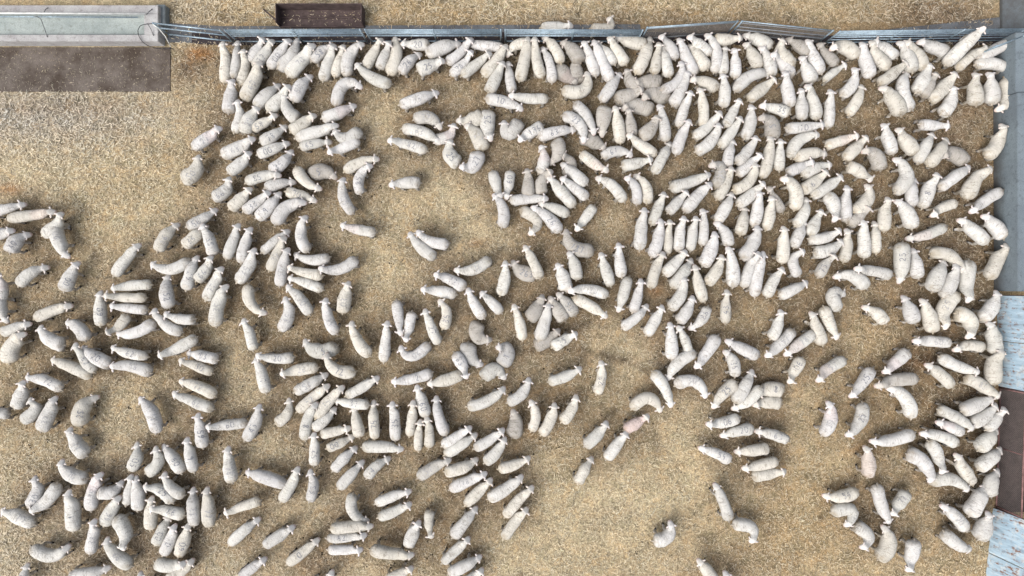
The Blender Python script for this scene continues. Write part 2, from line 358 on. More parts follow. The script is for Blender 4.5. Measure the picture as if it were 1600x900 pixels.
SHEEP_RAW = """
348 65 353 88 351 128 19
371 64 370 90 365 121 16
380 77 384 100 376 132 17
408 96 400 120 382 155 24 ?
413 60 402 78 389 94 18
428 63 416 82 399 106 19 ?
454 62 438 82 422 106 19 ?
464 60 460 80 436 106 22
492 70 476 90 452 118 24 ?
517 75 504 80 494 90 20 58
524 70 517 90 506 125 20
538 70 532 90 524 119 17
569 69 552 80 544 118 21
598 61 586 80 572 108 18
610 65 604 82 594 107 19
616 58 620 80 608 115 22
556 99 576 118 610 131 20
565 138 542 130 526 164 21
365 124 361 150 358 176 23
488 118 472 132 460 158 23 ?
438 132 420 146 400 166 22
454 134 440 152 420 174 21
446 146 448 168 466 186 22
371 156 375 178 367 206 17
556 164 532 175 505 185 21 p
626 69 648 70 670 70 19 20
720 69 688 76 668 86 24
659 84 640 96 626 114 20 26
694 96 676 102 655 110 24 25
738 60 720 82 699 98 18
724 68 760 72 786 74 17
738 79 724 100 705 116 17 ?
768 83 748 98 723 118 18
792 70 776 94 756 118 21
794 86 804 72 824 70 18
825 58 821 86 812 125 21
836 58 838 92 847 120 19
846 74 858 96 862 128 17
848 58 866 74 876 98 19
878 68 892 76 904 94 26 d
902 90 900 112 906 130 22 dl
898 130 884 118 870 108 28 dlp
916 112 915 138 880 140 22
910 65 920 86 930 118 19
927 63 938 90 954 126 21
932 70 946 80 958 98 18
950 58 960 74 977 100 20
962 58 986 66 1010 68 21
895 41 868 42.4 846 44.4 18 o
949 30 955 40 928 44.4 17 o
787 96 776 120 764 144 21
794 96 796 118 801 144 17
816 172 784 158 760 155 20 10
795 149 824 154 855 154 18
970 114 952 140 940 158 20
685 144 656 154 626 164 20 ?
1016 58 1008 86 994 114 22
1030 58 1046 72 1054 92 19
1029 66 1027 88 1021 114 18
1035 70 1040 94 1046 119 19
1060 60 1070 84 1085 116 20
1074 58 1092 70 1108 86 20
1076 70 1090 86 1104 108 22
1102 54 1118 76 1115 112 19
1160 60 1136 62 1116 62 20
1134 72 1131 94 1130 116 17
1145 76 1149 98 1147 121 19
1161 55 1184 62 1204 74 22
1162 69 1176 86 1184 106 21
1186 74 1198 90 1205 118 21
1225 60 1218 74 1239 102 24
1234 64 1246 70 1258 80 20 d
1204 86 1222 98 1235 120 20
1260 62 1268 84 1282 114 22
1250 90 1260 108 1268 128 22
1062 96 1064 118 1034 140 18
1075 110 1066 136 1051 164 21
980 112 984 126 1000 136 20 dl
992 132 1012 128 1030 130 22 dl
1006 140 986 148 962 158 24 dl
1006 156 1020 146 1040 158 24 dl
972 172 994 166 1018 174 24 dl
1078 126 1100 128 1120 140 21
1127 115 1132 136 1129 166 20
1206 118 1180 116 1150 142 21
1212 122 1192 138 1170 156 21
1224 112 1230 138 1234 166 21
1187 166 1208 169 1232 178 19 35
1080 142 1070 166 1061 197 18
1091 138 1098 162 1097 197 18
1156 154 1146 174 1133 197 18
1250 138 1252 160 1252 186 20
1258 134 1269 154 1274 186 20
1284 76 1294 88 1302 96 18 d
1298 78 1320 74 1338 90 23
1345 66 1350 88 1359 120 23
1360 64 1368 86 1388 106 21
1366 68 1382 76 1396 88 19
1320 102 1304 112 1290 124 14
1332 106 1334 124 1314 148 20
1346 132 1340 154 1325 178 19
1296 140 1296 166 1293 198 18
1402 66 1416 84 1424 112 22
1412 67 1432 84 1442 110 20
1418 96 1396 114 1374 132 20
1420 112 1410 132 1424 170 22
1374 138 1394 154 1406 180 26
1452 98 1444 120 1430 144 23
1460 118 1452 132 1444 146 20 d
1434 66 1458 74 1480 84 21
1538 43 1510 68 1478 100 22 c
1544 74 1520 86 1496 108 17
1592 62 1554 78 1528 94 19
1578 116 1552 100 1524 102 20
1492 112 1476 134 1454 156 24
1486 134 1486 154 1470 178 23
1521 114 1522 138 1524 164 24
1542 114 1548 136 1548 162 24
1556 172 1576 152 1568 124 28
40 319 18 324 -14 332 18
86 331 54 336 14 342 18 p
98 332 94 346 69 367 20
346 200 324 216 303 232 20 p?
310 242 308 264 286 280 26 ?
339 326 320 340 294 354 19 ?
406 168 390 188 384 208 25 ?
429 182 416 190 400 199 17 ?
494 180 476 192 456 206 22
448 196 430 210 408 222 20 ?
528 196 496 206 464 216 21
522 202 536 216 562 203 22
518 222 494 224 470 230 17 ?
512 239 538 230 560 218 20
398 216 376 230 348 242 23 ?
452 223 428 232 404 242 19 00
392 238 376 256 358 270 21
456 234 442 254 422 266 21 ?
438 275 408 276 386 286 19 ?
358 276 358 290 334 308 22 ?
462 285 440 286 416 294 19
393 294 376 312 360 326 21
422 300 402 316 382 330 19 ?
438 300 422 322 402 340 22 9
494 315 466 304 448 300 19 ?
478 318 448 324 432 350 23
502 295 476 282 464 262 19
522 278 504 268 488 274 24 dl5
592 249 564 254 540 268 19
582 259 562 276 564 302 18 ?
538 278 536 304 552 332 19 ?
532 351 556 358 586 363 18 p
608 290 632 286 656 286 20
688 202 670 184 648 188 22 d?
688 224 658 206 630 202 20 ?
606 220 638 226 666 236 18 ?
715 188 732 190 752 180 22 l
708 196 704 210 684 216 16 lp
726 196 744 210 754 234 22 l?
768 220 762 200 764 174 24 l25
706 220 702 238 716 254 21 l25
718 260 738 260 746 238 22 l27
788 188 792 208 812 190 23 l
812 220 828 208 846 198 21 196
900 202 870 206 842 214 20 63
911 223 904 192 880 182 20 23
928 210 918 184 898 162 19
941 214 942 192 946 168 27 d
942 232 928 222 912 214 24 dl
843 228 850 246 842 270 20 p
858 254 873 234 868 220 24 d
877 255 898 272 916 288 21
882 248 893 258 886 268 17 dl
950 268 926 254 908 240 19 p
782 308 775 288 770 270 19
791 310 795 288 797 269 18 60
770 304 786 326 784 354 20
856 311 826 311 798 314 18
823 268 826 288 824 304 22 d
864 268 846 284 848 304 21 d
856 276 876 298 896 322 21
876 278 898 294 917 310 19
842 318 868 326 888 336 18
830 324 854 338 874 362 21 26
826 366 840 351 814 329 19
900 360 918 336 928 322 18
960 166 966 194 969 223 21
980 170 985 190 986 212 20 d
1026 180 1016 202 1000 214 25 d
1028 164 1037 192 1039 220 19
1078 187 1066 210 1056 240 20
1126 174 1104 200 1084 214 19
1122 192 1114 216 1088 236 21
1158 182 1144 204 1125 228 19
1172 164 1172 192 1163 216 21
1186 186 1202 190 1204 214 26 d5
1202 212 1201 242 1190 276 20
1219 217 1218 242 1217 266 18
1288 194 1250 200 1228 200 19 10
1280 212 1246 222 1236 246 21
1292 242 1264 240 1242 248 21
1272 252 1248 262 1230 271 19
1300 258 1276 262 1254 274 20
1292 266 1268 288 1252 298 22 6
1316 274 1292 292 1269 306 20
980 210 1000 226 1024 242 19
987 245 964 236 942 246 19 61
1020 249 996 255 972 260 20
1048 222 1034 248 1022 270 19
931 278 954 288 974 314 20
976 278 990 288 994 318 18
990 274 1008 288 1010 317 18
1038 300 1030 320 1018 350 19
1110 272 1080 284 1048 294 21
1074 298 1060 314 1044 332 19
1112 286 1090 306 1070 330 22
1108 260 1124 260 1118 292 22 d?
1142 260 1134 286 1120 310 20
1146 218 1139 240 1136 260 19
1181 212 1170 234 1150 254 20
1190 240 1172 256 1152 272 19
1178 254 1174 278 1146 296 20
1144 300 1136 320 1120 346 20
1194 284 1174 304 1152 320 20
1184 298 1184 324 1176 352 20
1164 322 1162 340 1156 366 20
1204 306 1203 330 1196 358 19
1206 304 1214 316 1218 324 16 d
1220 280 1240 292 1240 326 22
1258 308 1258 328 1242 352 19
1284 328 1274 346 1266 366 20
1007 325 1002 356 999 389 21
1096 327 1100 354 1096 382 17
1342 212 1314 220 1291 228 18 p
1355 212 1338 230 1320 248 21
1350 238 1360 238 1370 258 24 d
1378 194 1386 214 1394 240 21
1400 202 1414 220 1429 240 24
1484 198 1456 196 1436 195 18
1458 208 1444 232 1433 254 20
1480 216 1466 238 1449 258 22
1472 246 1486 240 1504 254 24 dl
1563 194 1560 218 1540 244 23
1516 260 1492 276 1468 294 20
1550 262 1524 280 1512 310 24
1396 249 1416 272 1398 300 23
1360 284 1342 268 1324 260 21
1352 288 1357 302 1334 330 23
1430 278 1424 300 1426 322 20
1464 270 1450 298 1440 324 22 8
1386 308 1382 330 1380 360 21
1398 314 1414 328 1423 356 24
1458 336 1474 324 1491 318 17
1516 332 1538 314 1564 298 19
1323 290 1321 318 1322 346 19
1302 346 1302 320 1290 304 22
1352 328 1342 338 1332 346 20 d
1497 344 1518 358 1540 380 22
1534 338 1550 350 1566 372 24
108 402 92 376 86 350 23 ?
22 360 4 365 -24 368 20
48 366 28 374 18 394 24 40
76 418 52 424 32 446 20
124 410 112 428 102 454 22 00
219 382 198 404 180 430 19
280 350 258 370 248 392 21 ?
324 352 304 370 288 384 21 ?
236 410 256 420 294 406 19
309 400 298 426 292 452 20 ?
264 429 260 456 266 480 23 52
174 452 208 446 236 445 18
163 461 200 465 228 465 17
172 477 204 482 230 484 17
158 455 157 484 158 508 20 60
166 521 190 506 200 492 18
182 520 210 520 240 502 20
242 482 256 504 284 518 19
257 488 280 498 304 498 18
0 436 4 450 2 462 18 p
10 500 2 484 0 468 20
112 478 80 486 56 498 19
48 506 26 512 4 520 19
64 508 74 526 100 538 24
104 506 118 508 132 528 22
316 350 328 376 334 398 20 ?
331 400 324 418 308 438 20 ?
374 350 364 378 355 404 18
393 356 382 386 378 410 20
398 388 390 414 372 440 21 ?
452 360 428 378 410 394 16
446 370 434 396 422 422 19 ?
480 338 470 366 482 392 20 ?
348 418 336 442 323 468 20 ?
356 446 342 472 339 508 23 ?
416 489 392 474 390 446 19
451 388 442 418 438 446 20 ?
460 396 484 406 514 402 18
450 416 476 426 504 430 18
498 418 524 422 556 404 20
450 434 478 442 504 452 17
448 446 468 466 484 490 20 ?
444 464 452 482 438 514 21 ?
510 466 512 492 526 520 19 ?
546 440 540 462 536 488 23 ?
380 498 390 520 396 546 18
550 502 556 526 578 554 20
627 524 622 490 620 470 18
606 502 603 528 600 564 18
634 534 640 508 644 488 18
640 363 658 386 680 402 21
652 360 672 377 700 380 19
885 358 890 380 926 390 24 d187
710 421 736 422 764 404 20 ?
678 429 702 436 726 450 20 ?
658 452 686 455 712 460 19
789 408 789 434 782 460 20
802 408 814 424 834 428 23 dl263
819 384 832 406 843 434 19
887 394 898 414 900 436 22
869 412 878 428 884 454 24
938 395 946 420 954 446 19
731 450 740 472 756 496 19
751 456 766 470 783 488 18
685 469 697 484 692 512 18 35
664 483 672 506 685 536 18 ?
802 476 811 500 816 530 18
847 461 838 484 826 498 26 d
857 473 852 500 842 530 22
858 464 872 484 882 500 24 d
870 458 884 472 898 492 22 d?
888 456 914 452 948 462 19 ?
948 496 922 478 896 466 20
768 530 746 524 748 504 23 dl
874 514 856 530 836 540 21 dl
902 520 884 530 864 542 20 ?
1031 342 1029 370 1018 400 21
1046 344 1044 372 1043 396 15
1069 338 1062 366 1061 392 19
1087 338 1082 364 1078 391 18
1116 362 1112 386 1098 414 24
1116 348 1132 362 1138 384 20
1182 352 1178 376 1158 402 24
1223 354 1224 382 1221 410 21
1258 344 1248 366 1240 386 20
1313 357 1288 372 1264 373 19
966 380 968 406 971 432 19
966 487 974 460 982 434 19
1001 436 996 464 988 487 18
1037 394 1024 422 1017 449 19
1072 391 1056 410 1038 428 21
1081 404 1068 426 1050 448 21
1066 432 1066 454 1046 480 21
1085 414 1090 438 1100 470 19
1127 398 1120 422 1104 442 21
1136 386 1144 414 1144 447 22
1186 394 1170 422 1162 448 19
1193 394 1182 434 1179 462 21
1224 418 1208 440 1198 463 19
1258 392 1240 402 1248 430 18
1262 440 1240 452 1218 462 19
1135 453 1134 478 1133 504 17 43
1082 462 1074 484 1060 503 21
1076 514 1094 502 1105 480 18 ?
1012 476 994 496 973 512 18
1035 477 1024 500 1010 522 20
1046 504 1049 530 1049 560 21
1058 510 1070 530 1076 552 16
1218 484 1216 504 1204 528 20
1266 488 1276 512 1284 538 20
1316 374 1296 390 1272 394 22
1302 400 1290 412 1280 428 18 d?
1321 358 1323 384 1317 408 19
1346 344 1350 376 1349 402 21
1366 346 1368 374 1368 395 17
1405 442 1409 406 1409 380 25 25
1426 388 1431 412 1434 434 21
1416 373 1444 368 1476 354 18 p
1572 381 1558 406 1544 434 23
1504 426 1482 398 1454 397 20
1476 406 1466 428 1456 454 26
1492 412 1486 438 1472 464 23
1512 472 1510 436 1512 408 24
1478 514 1476 480 1496 460 24 ?
1510 528 1514 500 1492 490 26
1410 462 1420 480 1428 504 24
1438 468 1450 490 1456 518 24
1556 454 1550 478 1532 498 24
1542 504 1550 522 1554 552 24
1348 480 1368 488 1382 504 21
1336 420 1366 424 1392 430 19
1303 434 1328 430 1352 450 22
1321 462 1302 456 1310 484 21
1308 530 1294 500 1286 480 20
1427 533 1454 533 1484 536 19 ?
40 522 18 544 16 566 28
118 536 132 560 148 580 18 ?
128 542 150 558 172 570 22 20
80 562 114 574 142 588 20
174 542 202 552 230 557 17 ?
172 573 206 572 236 582 21 ?
247 557 270 548 306 528 20
40 590 70 594 96 608 19 ?
38 596 34 616 26 636 22
46 622 58 632 36 656 21
88 620 78 644 66 672 24 ?
154 620 130 636 128 664 28 25
111 668 118 688 136 710 24 ?
-30 644 0 646 15 646 19
217 622 238 646 244 675 22 ?
310 646 314 672 318 698 21 65
292 552 316 556 340 562 19 ?
280 562 308 572 332 582 17 ?
280 596 310 604 336 618 20 ?
270 613 300 626 333 638 19 ?
400 554 430 560 458 558 18 20
400 558 408 580 416 612 20 1
438 585 466 578 496 574 20 ?
476 530 496 548 526 540 24 l5
511 552 520 574 554 580 21 72
512 584 488 598 462 612 20 ?
514 602 488 622 466 642 19 ?
537 604 516 624 495 652 20 ?
522 624 548 630 576 632 18 ?
592 589 568 604 542 618 18
496 630 480 658 478 686 20 8
524 636 512 652 490 668 19
548 668 524 674 502 678 18
553 634 558 662 562 682 20
584 626 584 656 586 684 18 75
613 628 617 658 618 687 19 35
450 622 452 638 432 660 19
406 632 400 658 384 686 21 43
322 667 356 664 386 660 18 ?
491 676 492 700 491 726 18 ?
554 680 532 692 512 700 17 00
558 698 544 710 522 734 19
630 702 600 698 568 698 20
626 540 636 555 669 537 19 ?
612 596 644 592 674 582 19 2
646 626 644 652 640 680 17
729 591 720 566 711 552 20 ?
755 570 736 558 732 536 22 l
776 544 792 544 784 568 27 l1
786 590 776 578 760 588 24 l
668 600 696 594 722 584 21
651 602 659 626 666 650 20 60
658 656 654 680 654 703 15
666 651 671 676 670 698 17
682 619 685 648 697 678 19
736 667 714 682 692 696 18
745 678 722 694 696 710 19
787 670 764 688 742 700 18
789 683 776 706 758 722 20
788 605 762 626 732 634 20
826 590 818 612 794 628 20
800 640 806 658 800 682 23 dl
828 626 837 648 830 672 18
866 630 860 656 846 678 20
900 617 894 638 878 658 20
908 574 884 588 858 596 19
938 564 940 588 932 614 18 ?
948 658 934 678 914 696 21
1044 594 1062 564 1086 552 21
1086 575 1100 556 1120 526 21
1134 532 1158 544 1184 556 21
1196 557 1214 542 1238 516 20 ?
1226 555 1248 538 1272 520 20 p?
1131 550 1144 562 1147 586 20 ?
1048 636 1036 602 1020 582 20
1102 622 1086 596 1056 602 21 ?
1032 644 1014 622 988 638 21
1012 649 996 660 978 670 19 P
980 674 966 692 948 716 20
1114 638 1130 614 1150 598 21 25
1176 578 1162 606 1148 628 22
1144 639 1172 624 1188 604 19
1190 614 1202 608 1214 610 23 l8
1182 632 1198 628 1214 630 18 l
1232 598 1242 578 1252 560 20 ?
1104 662 1130 660 1154 652 19 ?
1126 682 1150 674 1176 670 19 ?
1180 674 1204 678 1230 688 19 ?
1148 706 1174 704 1200 700 20
1092 700 1118 708 1140 720 19 ?
1277 596 1300 572 1320 562 20 p?
1328 620 1350 594 1362 576 20 25
1380 582 1404 562 1418 548 21 p
1368 604 1400 594 1432 592 22 d
1386 607 1416 624 1422 652 23
1446 570 1468 584 1486 604 20
1530 582 1496 572 1468 558 20
1564 544 1552 572 1552 600 26
1490 548 1512 540 1536 544 19
1560 622 1530 600 1508 590 22 ?
1552 620 1526 632 1502 642 24
1556 630 1540 648 1518 662 22
1568 636 1556 654 1540 670 20
1558 668 1550 680 1528 702 24
1565 700 1550 714 1528 732 23
1520 672 1490 650 1466 640 20
1464 660 1482 666 1502 676 19 p
1438 678 1464 680 1494 694 20
1360 689 1392 688 1426 676 21
1322 680 1346 652 1346 630 21 25
1292 628 1298 652 1284 678 22 p?
98 718 106 736 136 746 23 ?
213 692 214 714 204 732 21 ?
242 698 248 720 230 738 21
254 696 274 720 284 738 21 ?
293 684 298 714 304 736 19 9
54 744 60 762 46 790 21 ?
46 799 74 782 90 756 22
2 796 28 806 54 818 24 ?
108 766 114 798 116 828 24 1
160 740 146 766 144 796 21 p?
190 752 180 766 158 768 22
206 742 202 766 198 788 15
212 744 216 770 216 796 22
224 760 248 764 270 784 20 25
258 738 268 762 288 772 19
238 776 236 802 236 826 21
234 792 262 798 288 804 20 ?
266 804 254 828 244 850 20 ?
274 820 266 844 256 866 20 0
296 818 288 844 280 868 21 60
302 762 302 792 304 820 21 ?
188 776 174 798 164 820 22 ?
192 860 196 832 182 808 24
149 812 146 838 142 864 19 ?
168 840 180 864 206 882 23 ?
108 852 80 868 52 854 22
43 882 38 898 34 920 18
172 886 142 896 110 900 22
220 895 226 912 236 932 18
290 878 264 884 244 878 22
302 874 284 892 262 904 19
358 698 358 724 364 752 21 ?
384 738 416 746 446 758 22
466 730 456 756 440 782 19
484 734 490 756 484 782 18 ?
568 720 548 742 530 762 19
610 716 586 730 574 746 19 4
324 762 326 794 328 822 22 ?
350 802 378 792 406 782 17
406 810 380 830 360 850 19
460 822 438 836 414 852 20
498 842 474 862 450 880 19 0
416 872 396 886 376 902 18
576 814 550 796 552 772 19
582 822 546 823 518 826 21
572 835 538 840 512 840 16 ?
566 858 538 859 514 858 17
646 866 608 864 580 858 21
642 767 612 776 588 786 18
642 786 614 800 592 808 18
644 886 626 896 606 904 18
516 897 510 908 494 910 16
704 718 674 732 654 746 20 d?
746 716 720 732 696 736 22
828 714 804 726 780 732 19
760 739 730 752 704 764 20 ?
768 748 748 768 728 788 19
816 743 790 764 764 778 22
833 760 810 782 790 806 19
824 794 804 816 788 840 19
745 792 726 816 708 838 21
733 840 712 860 692 878 18
752 869 726 884 702 896 21
752 890 736 904 720 912 18
656 814 646 832 638 854 22
676 840 670 818 673 798 17
926 714 916 730 903 754 19
1160 732 1186 727 1214 720 19
1228 735 1202 740 1176 744 20
1116 756 1130 784 1138 812 19
1172 848 1176 828 1146 820 22
1046 814 1046 834 1022 844 23
1090 874 1104 890 1118 912 22
1133 896 1140 912 1146 930 16
1350 698 1357 720 1354 744 22 P
1286 774 1312 776 1338 766 21 ?
1390 818 1376 786 1370 758 21
1392 804 1406 784 1416 768 21 ?
1320 822 1332 798 1300 800 21
1344 856 1356 840 1336 822 23
1378 822 1388 848 1372 872 26
1416 892 1424 866 1427 844 23
1470 790 1492 806 1508 828 21 ?
1518 858 1492 848 1474 830 22
1542 800 1538 818 1528 840 27
1540 756 1530 778 1514 804 27
1560 735 1550 750 1548 772 23
1470 740 1464 710 1450 690 21
1452 754 1444 724 1418 710 25
1512 768 1482 748 1454 754 22
1492 710 1506 734 1518 756 22
"""
SHEEP = []
for ln in SHEEP_RAW.strip().split("\n"):
    q = ln.split()
    SHEEP.append(([float(v) for v in q[:7]], q[7] if len(q) > 7 else ""))
SP = np.array([[s[0][0], s[0][1], s[0][2], s[0][3], s[0][4], s[0][5]] for s in SHEEP])

def soil_colour(X, Y):
    """litter colour at photo-plane coordinates (ground pixels); arrays in, (n,3) out"""
    pale = np.array([0.445, 0.385, 0.272])
    grey = np.array([0.36, 0.33, 0.285])
    gold = np.array([0.385, 0.305, 0.19])
    brown = np.array([0.19, 0.145, 0.105])
    rust = np.array([0.30, 0.15, 0.06])
    # trodden, soiled litter plus painted shade between sheep, where the flock stands thickest
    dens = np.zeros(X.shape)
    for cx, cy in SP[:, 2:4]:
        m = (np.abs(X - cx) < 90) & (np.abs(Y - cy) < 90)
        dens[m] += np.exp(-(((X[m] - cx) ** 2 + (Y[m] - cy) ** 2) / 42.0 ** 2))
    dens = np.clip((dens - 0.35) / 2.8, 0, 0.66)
    w_gold = np.clip(blob_field(X, Y, [(1450, 500, 330, 500, .8), (1150, 60, 500, 60, .55), (1200, 880, 300, 120, .3), (310, 180, 60, 150, .5), (620, 20, 60, 30, .5), (500, 20, 600, 40, .45)]), 0, .85)
    w_grey = np.clip(blob_field(X, Y, [(60, 180, 220, 50, .9), (120, 860, 300, 200, .35), (300, 20, 60, 40, .3)]), 0, .9)
    w_brown = np.clip(blob_field(X, Y, [(295, 108, 40, 30, .9), (1520, 160, 60, 60, .5), (1500, 330, 60, 220, .45), (1470, 20, 110, 34, .85), (60, 160, 90, 14, .25), (150, 168, 120, 10, .3), (1180, 12, 40, 20, .4), (1050, 24, 24, 12, .5), (1520, 640, 60, 200, .4),
                                        (485, 880, 30, 20, .8), (1150, 880, 130, 25, .25), (1000, 560, 120, 10, .2)]), 0, .85)
    w_rust = np.clip(blob_field(X, Y, [(312, 84, 20, 12, .9), (640, 185, 10, 6, .3), (745, 380, 14, 8, .5), (1025, 455, 12, 8, .6), (1435, 565, 25, 14, .35), (800, 545, 60, 30, .0),
                                       (1345, 700, 20, 12, .3), (15, 295, 22, 10, .6), (950, 700, 14, 8, .2)]), 0, .8)
    # droppings and damp spots trodden into the straw, thickest where the flock stands
    rr = random.Random(5)
    w_dung = np.zeros(X.shape)
    spots = []
    for cx, cy in SP[:, 2:4]:
        for _ in range(2):
            if rr.random() < 0.7:
                spots.append((cx + rr.gauss(0, 34), cy + rr.gauss(0, 34), rr.uniform(3, 9), rr.uniform(0.2, 0.75)))
    for i in range(34):
        t = i / 33
        spots.append((815 + 200 * t, 548 - 28 * math.sin(t * 2.4) + 52 * t + rr.gauss(0, 2), rr.uniform(3, 5.5), rr.uniform(0.3, 0.8)))
    for cx, cy, rad, am in spots:
        m = (np.abs(X - cx) < rad * 3) & (np.abs(Y - cy) < rad * 3)
        w_dung[m] += am * np.exp(-(((X[m] - cx) / rad) ** 2 + ((Y[m] - cy) / rad) ** 2))
    w_dung = np.clip(w_dung, 0, 0.75)
    c = pale[None, :] * np.ones((len(X), 1))
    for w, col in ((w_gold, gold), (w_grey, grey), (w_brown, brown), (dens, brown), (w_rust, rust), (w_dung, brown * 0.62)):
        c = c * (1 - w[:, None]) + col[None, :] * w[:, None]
    return c

def px_of(x, y, z=0.0):
    s = (H - z) * TAN / (W_PX / 2)
    return x / s + W_PX / 2, H_PX / 2 - y / s

def grid_ground():
    # fine grid where the photograph looks, coarse skirt to far beyond
    xs = np.concatenate([[-240, -120, -60, -32], np.linspace(-21, 21, 421), [32, 60, 120, 240]])
    ys = np.concatenate([[-240, -120, -60, -28], np.linspace(-13, 13, 261), [28, 60, 120, 240]])
    X, Y = np.meshgrid(xs, ys)
    Xf, Yf = X.ravel(), Y.ravel()
    Z = np.zeros(Xf.shape)
    inner = (np.abs(Xf) < 20.5) & (np.abs(Yf) < 12.5)
    for i in np.nonzero(inner)[0]:
        v = Vector((Xf[i], Yf[i], 0))
        Z[i] = -0.028 + 0.022 * noise.noise(v * 1.3) + 0.016 * noise.noise(v * 5.1)
    Z = np.minimum(Z, -0.004)
    Z[~inner] = -0.03
    nx, ny = len(xs), len(ys)
    verts = np.stack([Xf, Yf, Z], 1)
    idx = np.arange(nx * ny).reshape(ny, nx)
    faces = np.stack([idx[:-1, :-1], idx[:-1, 1:], idx[1:, 1:], idx[1:, :-1]], -1).reshape(-1, 4)
    me = bpy.data.meshes.new("ground")
    me.from_pydata(verts.tolist(), [], faces.tolist())
    px, py = px_of(Xf, Yf)
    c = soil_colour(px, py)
    # streaks and trodden mottling
    mott = np.array([noise.noise(Vector((x * 0.8, y * 1.1, 3.0))) for x, y in zip(Xf, Yf)])
    big = np.array([noise.noise(Vector((x * 0.28, y * 0.34, 9.0))) + 0.5 * noise.noise(Vector((x * 2.6, y * 2.6, 1.0))) for x, y in zip(Xf, Yf)])
    c = c * (1 + 0.16 * mott[:, None]) * (1 + 0.17 * big[:, None] * np.array([0.8, 1.0, 1.25]))
    a = me.color_attributes.new("soil", 'FLOAT_COLOR', 'POINT')
    a.data.foreach_set("color", np.concatenate([np.clip(c, 0.01, 1), np.ones((len(c), 1))], 1).ravel().astype(np.float32))
    me.materials.append(M_GROUND)
    for p in me.polygons:
        p.use_smooth = True
    return link_mesh("ground", me, label="straw-littered ground of the sheep pen", kind="structure")
ground = grid_ground()

# loose straw: hundreds of thousands of bent stems, one mass nobody could count
def scatter_straw(n=250000):
    x = NR.uniform(-18.6, 18.6, n); y = NR.uniform(-11.2, 11.2, n)
    px, py = px_of(x, y)
    on_pad = (px < 268) & (py > 0) & (py < 143)
    in_trough = (px < 262) & (py < 74)
    on_strip = (py > 36) & (py < 66) & (px > 262)
    on_wall = px > 1551
    keep = ~in_trough & ~on_wall & ~(on_pad & (NR.random(n) < 0.62)) & ~(on_strip & (NR.random(n) < 0.85))
    x, y, px, py = x[keep], y[keep], px[keep], py[keep]
    n = len(x)
    coarse = np.clip(blob_field(px, py, [(60, 190, 200, 90, 1.0), (700, 10, 900, 55, 1.0), (60, 880, 260, 120, .6), (1480, 300, 120, 500, .5)]), 0, 1)
    L = NR.uniform(0.05, 0.13, n) * (1 + 0.4 * coarse)
    w = NR.uniform(0.006, 0.013, n) * (1 + 0.45 * coarse)
    onp = on_pad[keep]
    L = np.where(onp, L * 0.55, L); w = np.where(onp, w * 0.6, w)
    a = NR.uniform(0, 2 * math.pi, n)
    bend = NR.normal(0, 0.35, n)
    z0 = NR.uniform(0.001, 0.016, n)
    zr = np.abs(NR.normal(0, 0.012, n))
    d1 = np.stack([np.cos(a), np.sin(a)], 1); d2 = np.stack([np.cos(a + bend), np.sin(a + bend)], 1)
    p1 = np.stack([x, y], 1); p0 = p1 - d1 * (L / 2)[:, None]; p2 = p1 + d2 * (L / 2)[:, None]
    nn = np.stack([-np.sin(a + bend / 2), np.cos(a + bend / 2)], 1) * (w / 2)[:, None]
    V = np.zeros((n, 6, 3))
    for k, (p, z) in enumerate(((p0, z0), (p1, z0 + zr), (p2, z0 + 0.002 + NR.random(n) * 0.01))):
        V[:, 2 * k, :2] = p - nn; V[:, 2 * k + 1, :2] = p + nn
        V[:, 2 * k, 2] = z; V[:, 2 * k + 1, 2] = z + 0.003
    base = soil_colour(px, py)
    # warm, olive and bleached drifts a hand or two across
    gh = NR.normal(0, 1, (70, 116))
    fy, fx = (y + 11.2) / 22.4 * 68, (x + 18.6) / 37.2 * 114
    iy, ix = fy.astype(int), fx.astype(int)
    ty, tx = fy - iy, fx - ix
    hsh = (gh[iy, ix] * (1 - ty) * (1 - tx) + gh[iy + 1, ix] * ty * (1 - tx) + gh[iy, ix + 1] * (1 - ty) * tx + gh[iy + 1, ix + 1] * ty * tx)
    base = base * np.stack([1 + 0.03 * hsh, 1 - 0.01 * hsh, 1 - 0.05 * hsh], 1)
    tone = NR.normal(1.16, 0.32, n)
    # straw lies in drifts: neighbouring stems share a shade
    g = NR.normal(0, 1, (240, 420))
    tone = tone + 0.10 * g[np.clip(((y + 11.2) / 22.4 * 239).astype(int), 0, 239), np.clip(((x + 18.6) / 37.2 * 419).astype(int), 0, 419)]
    tone = np.where(NR.random(n) < 0.27, tone * 0.36, tone)
    col = base * tone[:, None]
    pale = NR.random(n) < 0.25
    col[pale] = col[pale] * 0.5 + np.array([0.74, 0.66, 0.50]) * 0.5
    col[onp] *= 0.62
    col = np.clip(col, 0.02, 0.78)
    me = bpy.data.meshes.new("loose_straw")
    me.vertices.add(n * 6)
    me.vertices.foreach_set("co", V.reshape(-1).astype(np.float32))
    b = (np.arange(n) * 6)[:, None]
    F = np.concatenate([b + np.array([0, 1, 3, 2]), b + np.array([2, 3, 5, 4])], 1).reshape(-1)
    nf = n * 2
    me.loops.add(nf * 4)
    me.loops.foreach_set("vertex_index", F.astype(np.int32))
    me.polygons.add(nf)
    me.polygons.foreach_set("loop_start", (np.arange(nf) * 4).astype(np.int32))
    me.update(calc_edges=True)
    at = me.color_attributes.new("stem", 'FLOAT_COLOR', 'POINT')
    cc = np.concatenate([np.repeat(col, 6, 0), np.ones((n * 6, 1))], 1)
    at.data.foreach_set("color", cc.ravel().astype(np.float32))
    me.materials.append(M_STRAW)
    link_mesh("loose_straw", me, label="loose golden straw strewn all over the pen floor", category="straw", kind="stuff")
scatter_straw()

